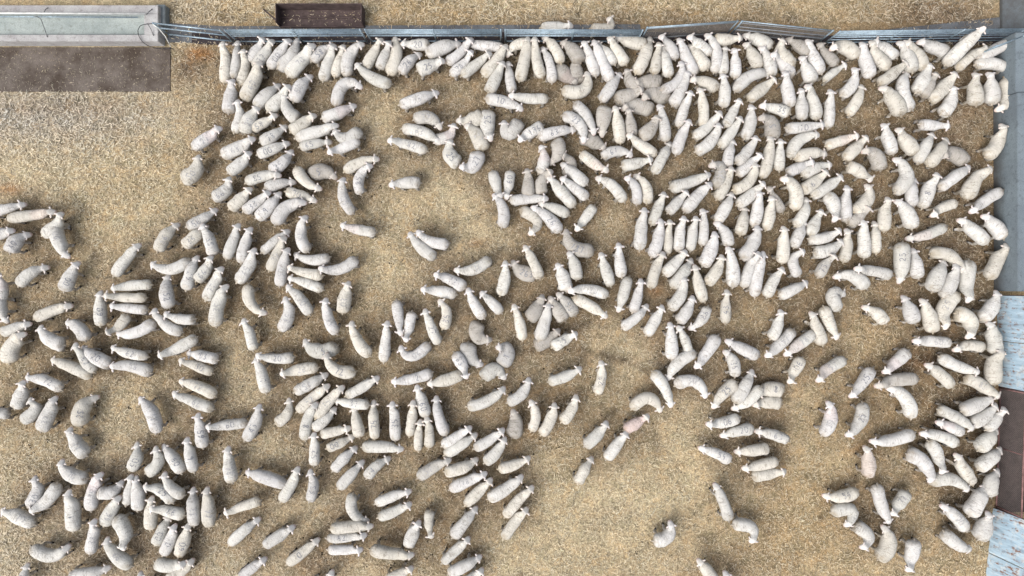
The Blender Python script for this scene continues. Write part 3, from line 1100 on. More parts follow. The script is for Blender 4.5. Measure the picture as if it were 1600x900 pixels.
def scatter_droppings(n=1500):
    """little dark pellet heaps, flattened six-sided lumps pressed into the straw"""
    rr = random.Random(31)
    V, F = [], []
    for _ in range(n):
        i = rr.randrange(len(SP))
        px, py = SP[i, 2] + rr.gauss(0, 55), SP[i, 3] + rr.gauss(0, 55)
        if px > 1548 or (py < 68 and px > 280) or (px < 272 and py < 146):
            continue
        c = P(px, py, 0)
        for _k in range(rr.choice((1, 1, 2, 3))):
            cx, cy, r0 = c.x + rr.gauss(0, .035), c.y + rr.gauss(0, .035), rr.uniform(0.010, 0.026)
            b = len(V)
            for k in range(6):
                a = k * math.pi / 3 + rr.uniform(-.3, .3)
                V.append((cx + math.cos(a) * r0 * rr.uniform(.8, 1.3), cy + math.sin(a) * r0 * rr.uniform(.8, 1.3), -0.01))
            V.append((cx, cy, 0.012 + r0 * 0.5))
            F += [(b + k, b + (k + 1) % 6, b + 6) for k in range(6)]
    me = bpy.data.meshes.new("droppings")
    me.from_pydata(V, [], F)
    me.materials.append(flat("dark_dung", (0.045, 0.034, 0.024), 0.85, 0.3, 30))
    link_mesh("droppings", me, label="dark sheep droppings scattered through the straw", category="droppings", kind="stuff")
scatter_droppings()

# ---------------------------------------------------------------- sheep
NSEG = 18
TS = [0.0, 0.012, 0.035, 0.07, 0.12, 0.18, 0.25, 0.32, 0.39, 0.46, 0.53, 0.60, 0.66, 0.71, 0.755, 0.79, 0.82, 0.845, 0.87, 0.90, 0.93, 0.96, 0.985, 1.0]
PR_T = [0.0, 0.012, 0.035, 0.07, 0.12, 0.20, 0.32, 0.45, 0.54, 0.61, 0.67, 0.72, 0.77, 0.81, 0.85, 0.885, 0.92, 0.96, 0.985, 1.0]
PR_W = [0.18, 0.48, 0.72, 0.88, 0.97, 1.0, 0.99, 0.96, 0.91, 0.84, 0.74, 0.62, 0.52, 0.46, 0.50, 0.53, 0.45, 0.34, 0.26, 0.12]
PR_H = [0.10, 0.34, 0.58, 0.78, 0.93, 1.0, 1.04, 1.0, 0.95, 0.88, 0.76, 0.62, 0.53, 0.47, 0.45, 0.42, 0.34, 0.27, 0.20, 0.09]

DIG = {
 '0': [[(.5,1),(.15,.85),(.05,.5),(.15,.15),(.5,0),(.85,.15),(.95,.5),(.85,.85),(.5,1)]],
 '1': [[(.25,.8),(.55,1),(.5,0)]],
 '2': [[(.08,.8),(.4,1),(.8,.85),(.75,.55),(.1,0),(.95,.03)]],
 '3': [[(.1,.92),(.6,1),(.8,.75),(.4,.52),(.85,.3),(.6,.02),(.1,.1)]],
 '4': [[(.65,0),(.62,1),(.05,.35),(.95,.33)]],
 '5': [[(.9,1),(.2,.97),(.15,.58),(.6,.6),(.9,.3),(.6,.02),(.1,.08)]],
 '6': [[(.75,.98),(.3,.7),(.08,.3),(.4,0),(.85,.2),(.7,.48),(.15,.38)]],
 '7': [[(.05,.98),(.92,.95),(.4,0)]],
 '8': [[(.5,.52),(.15,.75),(.5,1),(.85,.76),(.5,.52),(.1,.25),(.5,0),(.9,.26),(.5,.52)]],
 '9': [[(.85,.7),(.5,.5),(.15,.7),(.45,1),(.85,.75),(.7,0)]],
}

class Sheep:
    def __init__(s, idx, raw, flags):
        s.idx = idx
        s.r = random.Random(1000 + idx)
        hx, hy, mx, my, rx, ry, w = raw
        s.px = (mx, my)
        s.raw = raw
        r = s.r
        ln = math.hypot(hx - mx, hy - my) + math.hypot(mx - rx, my - ry)
        if ln < 44:      # partly hidden animals still get a whole body
            k = 44 / ln
            rx, ry, hx, hy = mx + (rx - mx) * k, my + (ry - my) * k, mx + (hx - mx) * k, my + (hy - my) * k
        rx, ry = rx + (rx - mx) * 0.07, ry + (ry - my) * 0.07
        hx, hy = hx + (hx - mx) * 0.05, hy + (hy - my) * 0.05
        num = ''.join(ch for ch in flags if ch.isdigit())
        s.num = num
        s.faint = '?' in flags
        s.lie = 'l' in flags
        s.dusty = 'd' in flags
        s.pink = 2 if 'P' in flags else (1 if 'p' in flags else 0)
        climb = 'c' in flags
        zc = 0.25 if s.lie else 0.43
        zh = (0.34 + 0.14 * r.random()) if s.lie else (r.choice([0.34, 0.50, 0.54, 0.58, 0.62]) + r.uniform(-.03, .03))
        zr = zc
        zm = zc + 0.01
        if climb:
            zr, zm, zh = 0.55, 0.95, 1.45
        s.z3 = (zr, zm, zh)
        s.p = [P(rx, ry, zr), P(mx, my, zm), P(hx, hy, zh)]
        d1 = (s.p[1] - s.p[0]).length; d2 = (s.p[2] - s.p[1]).length
        s.um = min(0.68, max(0.32, d1 / (d1 + d2)))
        s.climb = climb
        # arc-length table
        s.us = np.linspace(0, 1, 41)
        pts = [s._lag(u) for u in s.us]
        cum = [0.0]
        for a, b in zip(pts, pts[1:]):
            cum.append(cum[-1] + (b - a).length)
        s.L = cum[-1]
        s.cum = np.array(cum) / s.L
        s.a = max(0.115, min(0.25, w / 2 * (H - zc) * TAN / 800 * (1.16 if s.lie else 0.935)))
        s.hh = s.a * (0.86 if s.lie else 0.98)
        s.hh = min(s.hh, 0.245)
        s.wob = (r.uniform(0, 0.07), r.uniform(0, 6.3), r.uniform(0, 0.035), r.uniform(0, 6.3))
        s.seed = Vector((idx * 3.17, idx * 1.31, 0))
        # head keeps near-real size whatever the body length
        s.hl = min(0.36, max(0.22, 0.30 * 1.15 / max(s.L, 0.75)))   # fraction of spine that is neck+head
        b = r.uniform(0.88, 1.08)
        tint = np.array([0.55, 0.541, 0.518]) * b
        if r.random() < 0.3:
            tint = tint * np.array([1.0, 0.972, 0.91])
        else:
            tint = tint * np.array([1.0, 1.0, r.uniform(0.97, 1.03)])
        if s.dusty:
            tint = np.array([0.385, 0.365, 0.335]) * b if not s.faint else np.array([0.44, 0.425, 0.395]) * b
        elif s.lie:
            tint = tint * 0.88
        s.tint = tint
        s.face = tint * 0.7 + np.array([0.66, 0.65, 0.635]) * 0.3 if not s.dusty else tint * 1.15

    def _lag(s, u):
        m = s.um
        l0 = (u - m) * (u - 1) / (m)
        l1 = u * (u - 1) / (m * (m - 1))
        l2 = u * (u - m) / (1 - m)
        return s.p[0] * l0 + s.p[1] * l1 + s.p[2] * l2

    def spine(s, t):
        u = float(np.interp(t, s.cum, s.us))
        c = s._lag(u)
        e = 0.02
        d = (s._lag(min(1, u + e)) - s._lag(max(0, u - e)))
        d2 = Vector((d.x, d.y, 0)).normalized()
        side = Vector((-d2.y, d2.x, 0))
        # real sheep profile: level back, neck rising at the shoulder, head tipping down to the nose
        if not s.climb:
            zr, zm, zh = s.z3
            k = min(1, max(0, (t - 0.62) / 0.24)); k = k * k * (3 - 2 * k)
            z = zm + (zh + 0.05 - zm) * k
            if t > 0.87:
                z -= (t - 0.87) / 0.13 * 0.09
            c = Vector((c.x, c.y, z))
        return c, side, d2

    def warp(s, t):
        """map nominal profile position so neck+head take hl of the spine"""
        h0 = 0.33
        split = 1 - s.hl
        return t / split * (1 - h0) if t < split else (1 - h0) + (t - split) / s.hl * h0

    def unwarp(s, q):
        h0 = 0.33
        split = 1 - s.hl
        return q / (1 - h0) * split if q < 1 - h0 else split + (q - (1 - h0)) / h0 * s.hl

    def surf(s, q, th, off=0.0):
        t = s.unwarp(q)
        c, side, d = s.spine(t)
        w = float(np.interp(q, PR_T, PR_W)) * s.a * (1 + s.wob[0] * math.sin(q * 9 + s.wob[1]) + s.wob[2] * math.sin(q * 17 + s.wob[3]))
        h = float(np.interp(q, PR_T, PR_H)) * s.hh
        if q > 0.80:      # fixed head size
            hw = float(np.interp(q, PR_T, PR_W)) * 0.197
            k = min(1, (q - 0.80) / 0.05)
            w = w * (1 - k) + hw * k
            h = h * (1 - k) + float(np.interp(q, PR_T, PR_H)) * 0.19 * k
        cs, sn = math.cos(th), math.sin(th)
        e = 0.86
        ux = math.copysign(abs(cs) ** e, cs); uz = math.copysign(abs(sn) ** e, sn)
        if sn < 0:
            uz *= 0.92
        p = c + side * (ux * w) + Vector((0, 0, uz * h))
        nrm = (side * (cs / max(w, .01)) + Vector((0, 0, sn / max(h, .01)))).normalized()
        if q < 0.76:
            n1 = noise.noise(Vector((q * 4.5 * 1.6, cs * 1.4, sn * 1.4)) + s.seed)
            n2 = noise.noise(Vector((q * 17, cs * 3.2, sn * 3.2)) + s.seed)
            p += nrm * (0.017 * n1 + 0.012 * n2 + 0.006 * noise.noise(Vector((q * 41, cs * 6, sn * 6)) + s.seed)) * min(1, q * 14)
        if off:
            p += nrm * off
        return p

    def build(s, V, F, MI, CT):
        """append this sheep (world space) to vertex / face / material / tint lists"""
        base = len(V)
        sx, sy = s.idx * 2.37, s.idx * 0.77
        def addv(p, c, loc=None):
            V.append((p.x, p.y, max(p.z, 0.004))); CT.append(tuple(c) + (tuple(loc) if loc else (p.x, p.y, p.z))); return len(V) - 1
        r = s.r
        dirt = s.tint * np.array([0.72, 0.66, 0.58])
        rings = []
        for q in TS:
            ring = []
            for k in range(NSEG):
                th = 2 * math.pi * (k + 0.5) / NSEG
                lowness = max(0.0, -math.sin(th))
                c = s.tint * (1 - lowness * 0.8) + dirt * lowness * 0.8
                if q < 0.16:
                    k = max(0, min(1, 0.75 - q * 5 + 0.9 * noise.noise(Vector((q * 9, math.cos(th) * 2, 1)) + s.seed)))
                    c = c * (1 - k) + dirt * 0.9 * k
                if s.pink == 2:
                    c = c * np.array([1.02, 0.95, 0.965] if s.raw[0] > 1200 else [1.04, 0.90, 0.94])
                elif s.pink == 1 and 0.45 < q < 0.8:
                    c = c * np.array([1.02, 0.96, 0.97])
                if q > 0.8:
                    c = s.face
                    if q > 0.965:
                        c = s.face * np.array([0.93, 0.80, 0.78])
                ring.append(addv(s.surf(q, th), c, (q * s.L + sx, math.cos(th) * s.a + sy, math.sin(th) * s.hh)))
            rings.append(ring)
        legq = {}
        if not s.lie:
            # leg sockets: (ring index, segment) quads on the underside replaced by extruded legs
            for ri in (4, 11):
                for sg in (10, 16):
                    legq[(ri, sg)] = True
        for i in range(len(rings) - 1):
            for k in range(NSEG):
                if (i, k) in legq:
                    continue
                F.append((rings[i][k], rings[i][(k + 1) % NSEG], rings[i + 1][(k + 1) % NSEG], rings[i + 1][k]))
                MI.append(1 if TS[i] >= 0.80 else 0)
        F.append(tuple(rings[0][::-1])); MI.append(0)
        F.append(tuple(rings[-1])); MI.append(1)
        # legs grow out of the body shell
        for (ri, sg) in legq:
            k2 = (sg + 1) % NSEG
            top = [rings[ri][sg], rings[ri][k2], rings[ri + 1][k2], rings[ri + 1][sg]]
            c0 = sum((Vector(V[i]) for i in top), Vector()) / 4
            _, side, d = s.spine(s.unwarp(TS[ri]))
            front = ri > 6
            sw = r.uniform(-0.09, 0.09)
            out = 1 if sg == 10 else -1
            lat = side * (-0.02 if sg == 10 else 0.02)
            hs = [(0.25, 0.045, 0.0 if front else -0.03), (0.17, 0.03, (0.02 if front else -0.055)), (0.09, 0.024, 0.01 if front else -0.02), (0.045, 0.026, 0.0), (0.006, 0.03, 0.015)]
            zt = c0.z
            prev = top
            for j, (zz, rad, fwd) in enumerate(hs):
                f = (j + 1) / len(hs)
                zz2 = min(zz, zt - 0.03) if j == 0 else zz
                if s.climb and front:
                    zz2 = zz2 + (zt - 0.35) * 0.98
                cen = Vector((c0.x, c0.y, 0)) + d * (sw * f + fwd) + lat * 0
                cen.z = zz2
                rot = []
                for (sa, sb) in ((-1, -1), (-1, 1), (1, 1), (1, -1)):
                    pass
                ring = []
                for vi in top:
                    o = Vector(V[vi]) - c0
                    o.z = 0
                    fd = math.copysign(1, o.dot(d)); sd = math.copysign(1, o.dot(side))
                    cc = s.face * 0.8 if j < 3 else np.array([0.05, 0.045, 0.04])
                    if j == 0:
                        cc = dirt
                    ring.append(addv(cen + d * (fd * rad) + side * (sd * rad), cc))
                for a in range(4):
                    b = (a + 1) % 4
                    F.append((prev[a], prev[b], ring[b], ring[a])); MI.append(0 if j == 0 else (2 if j == 4 else 1))
                prev = ring
            F.append(tuple(prev)); MI.append(2)
        # ears: cupped leaves on both sides of the poll
        c, side, d = s.spine(s.unwarp(0.875))
        for sd in (-1, 1):
            el = r.uniform(0.115, 0.145)
            dirn = (side * sd * 0.92 - d * r.uniform(0.1, 0.7) + Vector((0, 0, r.uniform(-0.15, 0.2)))).normalized()
            rt = c + side * sd * 0.055 + Vector((0, 0, 0.03))
            ecol = s.face * np.array([1.02, 0.90, 0.88])
            er = []
            for (f, wd) in ((0, 0.022), (0.4, 0.04), (0.75, 0.032)):
                m = rt + dirn * el * f
                er.append([addv(m + d * wd, ecol), addv(m + Vector((0, 0, 0.012)), s.face), addv(m - d * wd, ecol), addv(m - Vector((0, 0, 0.01)), ecol)])
            tip = addv(rt + dirn * el, ecol)
            for a, b in zip(er, er[1:]):
                for k in range(4):
                    F.append((a[k], a[(k + 1) % 4], b[(k + 1) % 4], b[k])); MI.append(1)
            for k in range(4):
                F.append((er[-1][k], er[-1][(k + 1) % 4], tip)); MI.append(1)
            F.append(tuple(er[0][::-1])); MI.append(1)
            # eye
            ce, sie, de = s.spine(s.unwarp(0.905))
            ep = ce + sie * sd * 0.052 + Vector((0, 0, 0.028))
            o = [addv(ep + v * 0.013, np.array([0.02, 0.02, 0.02])) for v in (Vector((1, 0, 0)), Vector((0, 1, 0)), Vector((-1, 0, 0)), Vector((0, -1, 0)), Vector((0, 0, 1)), Vector((0, 0, -1)))]
            for k in range(4):
                F.append((o[k], o[(k + 1) % 4], o[4])); MI.append(2)
                F.append((o[(k + 1) % 4], o[k], o[5])); MI.append(2)
        # docked tail stub
        c, side, d = s.spine(0.0)
        a4 = [addv(c + side * sx * 0.03 + Vector((0, 0, sz * 0.03 + 0.05)) + d * 0.03, dirt) for sx, sz in ((-1, -1), (1, -1), (1, 1), (-1, 1))]
        b4 = [addv(c + side * sx * 0.018 + Vector((0, 0, sz * 0.02 + 0.01)) - d * 0.05, dirt) for sx, sz in ((-1, -1), (1, -1), (1, 1), (-1, 1))]
        for k in range(4):
            F.append((a4[k], a4[(k + 1) % 4], b4[(k + 1) % 4], b4[k])); MI.append(0)
        F.append(tuple(b4)); MI.append(0)

    def number_strokes(s):
        """polylines of the hand-painted number, as (q, theta) on the back"""
        txt = s.num
        if not txt and s.faint:
            txt = ''.join(s.r.choice('0235678') for _ in range(2))
        if not txt:
            return None
        r = s.r
        body = s.L * (1 - s.hl)
        dw = min(0.105, body * 0.68 / (len(txt) * 1.3)); dh = min(0.17, s.a * 0.95)
        tot = dw * len(txt) + dw * 0.35 * (len(txt) - 1)
        c, side, d = s.spine(s.unwarp(0.33))
        fwd = 1 if (d.x > 0.15 or (abs(d.x) <= 0.15 and d.y > 0)) else -1     # reads the way it faces in the pen
        q0 = 0.36 + r.uniform(-0.04, 0.04)
        # marks sit toward the flank the camera sees best
        to_c = Vector((-c.x, -c.y, 0))
        lean = max(-0.35, min(0.35, to_c.dot(side) * 0.03))
        out = []
        for i, ch in enumerate(txt):
            x0 = -tot / 2 + i * dw * 1.35
            for line in DIG[ch]:
                pl = []
                for (u, v) in line:
                    u2 = x0 + u * dw + r.uniform(-.006, .006)
                    v2 = (v - 0.5) * dh + r.uniform(-.006, .006)
                    al = u2 * fwd / s.L                       # along the spine
                    la = v2 * fwd / s.a                       # lateral angle
                    q = s.warp(s.unwarp(q0) + al)
                    pl.append((q, math.pi / 2 - lean * 1.2 - la))
                out.append(pl)
        return out

    def build_number(s, V, F):
        st = s.number_strokes()
        if not st:
            return False
        weak = s.faint and not s.num
        hw = 0.010 if weak else 0.011
        for pl in st:
            pts = []
            for (qa, ta), (qb, tb) in zip(pl, pl[1:]):
                for k in range(4):
                    f = k / 4
                    pts.append((qa + (qb - qa) * f, ta + (tb - ta) * f))
            pts.append(pl[-1])
            W = [s.surf(q, th, 0.0055) for q, th in pts]
            up = [(s.surf(q, th, 0.02) - s.surf(q, th, 0.0)).normalized() for q, th in pts]
            prev = None
            for i, p in enumerate(W):
                a = W[max(0, i - 1)]; b = W[min(len(W) - 1, i + 1)]
                t = (b - a)
                if t.length < 1e-5:
                    continue
                sd = t.normalized().cross(up[i]) * hw
                ids = []
                for v in (p - sd, p + sd):
                    V.append((v.x, v.y, v.z)); ids.append(len(V) - 1)
                if prev and s.r.random() > (0.2 if weak else 0.06):
                    F.append((prev[0], prev[1], ids[1], ids[0]))
                prev = ids
        return True

def mesh_from(name, V, F, MI, CT, mats, origin=None, smooth=True):
    me = bpy.data.meshes.new(name)
    if origin is not None:
        V = [(x - origin[0], y - origin[1], z - origin[2]) for x, y, z in V]
    me.from_pydata(V, [], F)
    for m in mats:
        me.materials.append(m)
    if MI is not None:
        me.polygons.foreach_set("material_index", np.array(MI, dtype=np.int32))
    me.polygons.foreach_set("use_smooth", np.full(len(F), smooth))
    if CT is not None:
        a = me.color_attributes.new("tint", 'FLOAT_COLOR', 'POINT')
        c6 = np.array(CT, dtype=np.float32)
        c = c6[:, :3]
        la = me.attributes.new("loc", 'FLOAT_VECTOR', 'POINT')
        la.data.foreach_set("vector", np.ascontiguousarray(c6[:, 3:]).ravel())
        a.data.foreach_set("color", np.concatenate([np.clip(c, 0, .9), np.ones((len(c), 1), np.float32)], 1).ravel())
    me.update()
    return me

def fix_normals(me):
    bm = bmesh.new(); bm.from_mesh(me)
    bmesh.ops.recalc_face_normals(bm, faces=bm.faces)
    bm.to_mesh(me); bm.free()

FLOCK = [Sheep(i, raw, fl) for i, (raw, fl) in enumerate(SHEEP)]
order = sorted(FLOCK, key=lambda s: -(s.L * s.a * (1.25 if s.num else 1.0)))
solo = set(s.idx for s in order[:300])

def heading(s):
    hx, hy, mx, my, rx, ry, w = s.raw
    ang = math.degrees(math.atan2(-(hy - ry), hx - rx)) % 360
    return ["right", "up-right", "up", "up-left", "left", "down-left", "down", "down-right"][int((ang + 22.5) // 45) % 8]

ONES = "zero one two three four five six seven eight nine ten eleven twelve thirteen fourteen fifteen sixteen seventeen eighteen nineteen".split()
TENS = "x x twenty thirty forty fifty sixty seventy eighty ninety".split()
def word(n):
    n = max(0, min(99, int(round(n))))
    return ONES[n] if n < 20 else TENS[n // 10] + ("-" + ONES[n % 10] if n % 10 else "")

def relation(s):
    hx, hy, mx, my, rx, ry, w = s.raw
    if my < 46 and mx < 1000: return "behind the rail fence"
    if hy < 72 and 340 < mx < 1500: return "at the rail fence"
    if mx > 1515 and my < 450: return "beside the concrete wall"
    if mx > 1520 and my < 612: return "beside the blue door"
    if mx > 1525 and my < 790: return "beside the mesh gate"
    if s.num not in ("263", "196", "187"):
        for t in FLOCK:
            if t.num in ("263", "196", "187", "61", "63", "43", "95", "72", "75", "40") and t is not s:
                dx, dy = mx - t.raw[2], my - t.raw[3]
                if math.hypot(dx, dy) < 42:
                    if abs(dx) > abs(dy):
                        return ("right of" if dx > 0 else "left of") + " sheep marked " + t.num
                    return ("below" if dy > 0 else "above") + " sheep marked " + t.num
    near = [t for t in FLOCK if t is not s and math.hypot(mx - t.raw[2], my - t.raw[3]) < 62]
    if not near: return "standing alone"
    return ""

def make_label(s):
    hx, hy, mx, my, rx, ry, w = s.raw
    cross = ((mx - rx) * (hy - my) - (my - ry) * (hx - mx)) / max(1, math.hypot(mx - rx, my - ry) * math.hypot(hx - mx, hy - my))
    pose = "lying" if s.lie else ("climbing" if s.climb else ("curled" if abs(cross) > 0.55 else ""))
    tint = "dusty grey" if s.dusty and not s.faint else ("off-white" if s.dusty else ("pink-stained" if s.pink == 2 else ("pinkish-white" if s.pink else "white")))
    mark = "marked " + s.num if s.num else ("faintly marked" if s.faint else "")
    rel = relation(s)
    place = f"{word(mx / 16)} percent across the photo, {word(my / 9)} down"
    for parts in ((pose, tint, "sheep", mark, "facing " + heading(s), rel), (pose, tint, "sheep", mark, rel), (tint, "sheep", mark, rel)):
        t = " ".join(x for x in parts if x) + ", " + place
        if len(t.split()) <= 16:
            return t
    return t

_labels = {}
for s in FLOCK:
    if s.idx not in solo:
        continue
    V, F, MI, CT = [], [], [], []
    s.build(V, F, MI, CT)
    org = (s.p[1].x, s.p[1].y, 0.0)
    me = mesh_from("sheep", V, F, MI, CT, [M_WOOL, M_FACE, M_HOOF], org)
    fix_normals(me)
    lab = make_label(s)
    _labels.setdefault(lab, []).append(s.idx)
    o = link_mesh("sheep", me, label=lab, category="sheep", group="sheep gathered in the pen")
    o.location = org
    V, F = [], []
    if s.build_number(V, F):
        me2 = mesh_from("painted_number", V, F, None, None, [M_INK if s.num else M_INK2], org)
        c = link_mesh("painted_number", me2, parent=o)
V, F, MI, CT = [], [], [], []
V2, F2 = [], []
for s in FLOCK:
    if s.idx in solo:
        continue
    s.build(V, F, MI, CT)
    s.build_number(V2, F2)
me = mesh_from("sheep_flock", V, F, MI, CT, [M_WOOL, M_FACE, M_HOOF])
fix_normals(me)
flock = link_mesh("sheep_flock", me, label="the rest of the white flock crowded between the larger sheep", category="sheep flock", kind="stuff")
me = mesh_from("painted_number", V2, F2, None, None, [M_INK])
link_mesh("painted_number", me, parent=flock, kind="stuff")
print("dup labels:", [k for k, v in _labels.items() if len(v) > 1])

# ---------------------------------------------------------------- rail fence along the top
FT = 1.1
def fence_panel(a, b, label, rails=(1.1, 1.0, 0.9, 0.78, 0.62, 0.15), mesh=False, tilt=0.0, ends=True, radius=0.02):
    """a, b: photo pixels of the top rail at height 1.1"""
    A, B = P(a[0], a[1], FT), P(b[0], b[1], FT)
    root = empty("fence_panel", (A.x, A.y, 0), label, "fence", "steel panels of the top fence")
    A2, B2 = Vector((A.x, A.y, 0)), Vector((B.x, B.y, 0))
    d = (B2 - A2).normalized()
    for z in rails:
        bm = bmesh.new()
        add_tube(bm, [A2 + Vector((0, 0, z)), B2 + Vector((0, 0, z))], radius, 8)
        bm_obj("rail", bm, M_DULL if mesh and z < 1.04 else M_GALV, root, True)
    L = (B2 - A2).length
    n = max(1, round(L / 2.2))
    for i in range(n + 1):
        q = A2 + d * (0.03 + (L - 0.06) * i / n)
        bm = bmesh.new()
        add_tube(bm, [q + Vector((0, 0, -0.02)), q + Vector((0, 0, 1.13))], 0.026, 8)
        bm_obj("upright", bm, M_GALV, root, True)
    if mesh:
        bm = bmesh.new()
        k = int(L / 0.075)
        for i in range(1, k):
            q = A2 + d * (L * i / k)
            add_tube(bm, [q + Vector((0, 0, 0.08)), q + Vector((0, 0, 1.08))], 0.004, 4)
        for i in range(14):
            z = 0.1 + i * 0.07
            add_tube(bm, [A2 + d * 0.03 + Vector((0, 0, z)), B2 - d * 0.03 + Vector((0, 0, z))], 0.008, 4)
        bm_obj("wire_mesh", bm, M_MESH, root, False, kind="stuff")
    return root

fence_panel((238, 36), (346, 48), "short slanting three-rail steel fence panel leaving the end of the concrete trough", rails=(1.1, 0.72, 0.2), ends=False, radius=0.024)
fence_panel((350, 47), (564, 46.5), "straight steel rail fence panel in front of the rusty brown steel tray")
fence_panel((569, 46.5), (784, 46.5), "straight steel rail fence panel just to the right of the rusty tray")
fence_panel((788, 46.5), (1006, 47), "straight steel rail fence panel with two sheep standing behind it")
fence_panel((1010, 43), (1154, 33), "meshed steel fence panel angling outward from the straight rail fence", mesh=True, rails=(1.1, 1.05, 1.0, 0.2))
fence_panel((1158, 33), (1303, 48), "meshed steel fence panel angling back inward toward the pen corner", mesh=True, rails=(1.1, 0.98, 0.7, 0.45, 0.15))
fence_panel((1311, 49), (1606, 45), "long steel rail fence panel the climbing sheep reaches over", rails=(1.1, 1.0, 0.9, 0.78, 0.62, 0.4, 0.15))
fence_panel((1556, 72), (1606, 53), "short steel rail panel slanting into the concrete wall corner", rails=(0.95, 0.8, 0.6))

# ---------------------------------------------------------------- slabs on the ground (each sheet above the one below)
def slab(name, quad_px, z0, z1, mat, label, bevel=0.0, kind="structure", zpx=0.0):
    bm = bmesh.new()
    pts = [P(x, y, zpx) for x, y in quad_px]
    add_prism(bm, [(p.x, p.y) for p in pts][::-1], z0, z1, bevel)
    return bm_obj(name, bm, mat, label=label, kind=kind)

slab("trough_apron", [(-60, 74), (266, 74), (266, 143), (-60, 143)], -0.08, 0.008, M_PAD, "dirty brown concrete apron in front of the trough")
slab("rail_shade_strip", [(300, 52), (345, 52), (1000, 50), (1306, 56), (1606, 52), (1606, 69), (1306, 72), (1000, 68), (345, 70), (300, 68)], -0.08, 0.012, M_RAIL_SHADE, "dark strip of painted shade along the foot of the rail fence")  # added dark strip: painted shade seen between the lower rails
slab("fence_footing", [(262, 36), (345, 41), (1000, 38), (1004, 66), (345, 68), (262, 66)], -0.08, 0.007, M_STRIP, "grey concrete strip under the rail fence")
slab("corner_footing", [(1330, 52), (1480, 36), (1570, 26), (1640, 26), (1640, 66), (1330, 68)], -0.08, 0.007, M_STRIP, "grey concrete footing under the fence near the wall corner")

# ---------------------------------------------------------------- concrete trough, upper left
TH = 0.44
tr = empty("concrete_trough", P(0, 70, 0), "long pale concrete feed trough with grey-green lining beside the fence end", "trough")
def pz(x, y, z): return P(x, y, z)
x0, x1 = P(-120, 0, TH).x, P(247, 0, TH).x
ytop, ybot = P(0, 8, TH).y, P(0, 64.5, TH).y
iy1, iy0 = P(0, 21, TH).y, P(0, 54, TH).y
ix1 = P(225, 0, TH).x
def boxo(name, xa, xb, ya, yb, za, zb, mat, parent, bevel=0.012, **kw):
    bm = bmesh.new()
    add_prism(bm, [(xa, ya), (xb, ya), (xb, yb), (xa, yb)], za, zb, bevel)
    return bm_obj(name, bm, mat, parent, **kw)
boxo("front_wall", x0, x1, ybot, iy0, 0.0, TH, M_RIM, tr)
boxo("back_wall", x0, x1, iy1, ytop, 0.0, TH + 0.003, M_RIM, tr)
boxo("end_wall", ix1, x1 - 0.004, iy0 + 0.002, iy1 - 0.002, 0.0, TH - 0.004, M_RIM, tr)
# lining: shallow V of three slopes
bm = bmesh.new()
ya, yb = iy0 + 0.002, iy1 - 0.002
prof = [(ya, TH - 0.03), (ya + 0.06, TH - 0.14), (yb - 0.2, TH - 0.16), (yb - 0.12, TH - 0.06), (yb, TH - 0.03)]
va = [bm.verts.new((x0, y, z)) for y, z in prof]; vb = [bm.verts.new((ix1 - 0.002, y, z)) for y, z in prof]
ca = [bm.verts.new((x0, y, 0.02)) for y, z in prof]; cb = [bm.verts.new((ix1 - 0.002, y, 0.02)) for y, z in prof]
for i in range(4):
    bm.faces.new((va[i], vb[i], vb[i + 1], va[i + 1]))
    bm.faces.new((ca[i], ca[i + 1], cb[i + 1], cb[i]))
bm.faces.new((va[0], ca[0], cb[0], vb[0])); bm.faces.new((va[4], vb[4], cb[4], ca[4]))
bm.faces.new(vb + cb[::-1]); bm.faces.new(va[::-1] + ca)
bm_obj("lining", bm, M_LINING, tr)
# long pipe rail over the trough and its bent rods
bm = bmesh.new(); add_tube(bm, [P(-120, 20, .62), P(228, 21.5, .62)], 0.028, 10); bm_obj("pipe_rail", bm, M_WHITEPIPE, tr, True)
bm = bmesh.new(); add_tube(bm, [P(-120, 25.5, .5), P(215, 27, .5)], 0.018, 8); bm_obj("pipe_rail", bm, M_GALV, tr, True)
bm = bmesh.new(); add_tube(bm, [P(52, 25.5, .50), P(58, 26, .56), P(64, 30, .56), P(70, 46, .5), P(74, 58, .445)], 0.011, 6); bm_obj("bracket_rod", bm, M_ROD, tr, True)
bm = bmesh.new(); add_tube(bm, [P(69, 19, .60), P(71, 15, .55), P(75, 12, .445)], 0.011, 6); bm_obj("bracket_rod", bm, M_ROD, tr, True)
bm = bmesh.new(); add_tube(bm, [P(229, 23, .60), P(233, 18, .55), P(238, 14, .445)], 0.011, 6); bm_obj("bracket_rod", bm, M_ROD, tr, True)
bm = bmesh.new(); add_tube(bm, [P(230, 36, .6), P(236, 46, .5), P(240, 56, .445)], 0.010, 6); bm_obj("bracket_rod", bm, M_ROD, tr, True)
slab("trough_end_block", [(250, 12), (264, 12), (264, 44), (250, 44)], -0.05, 0.25, M_CONC, "grey concrete block at the trough end", 0.015)

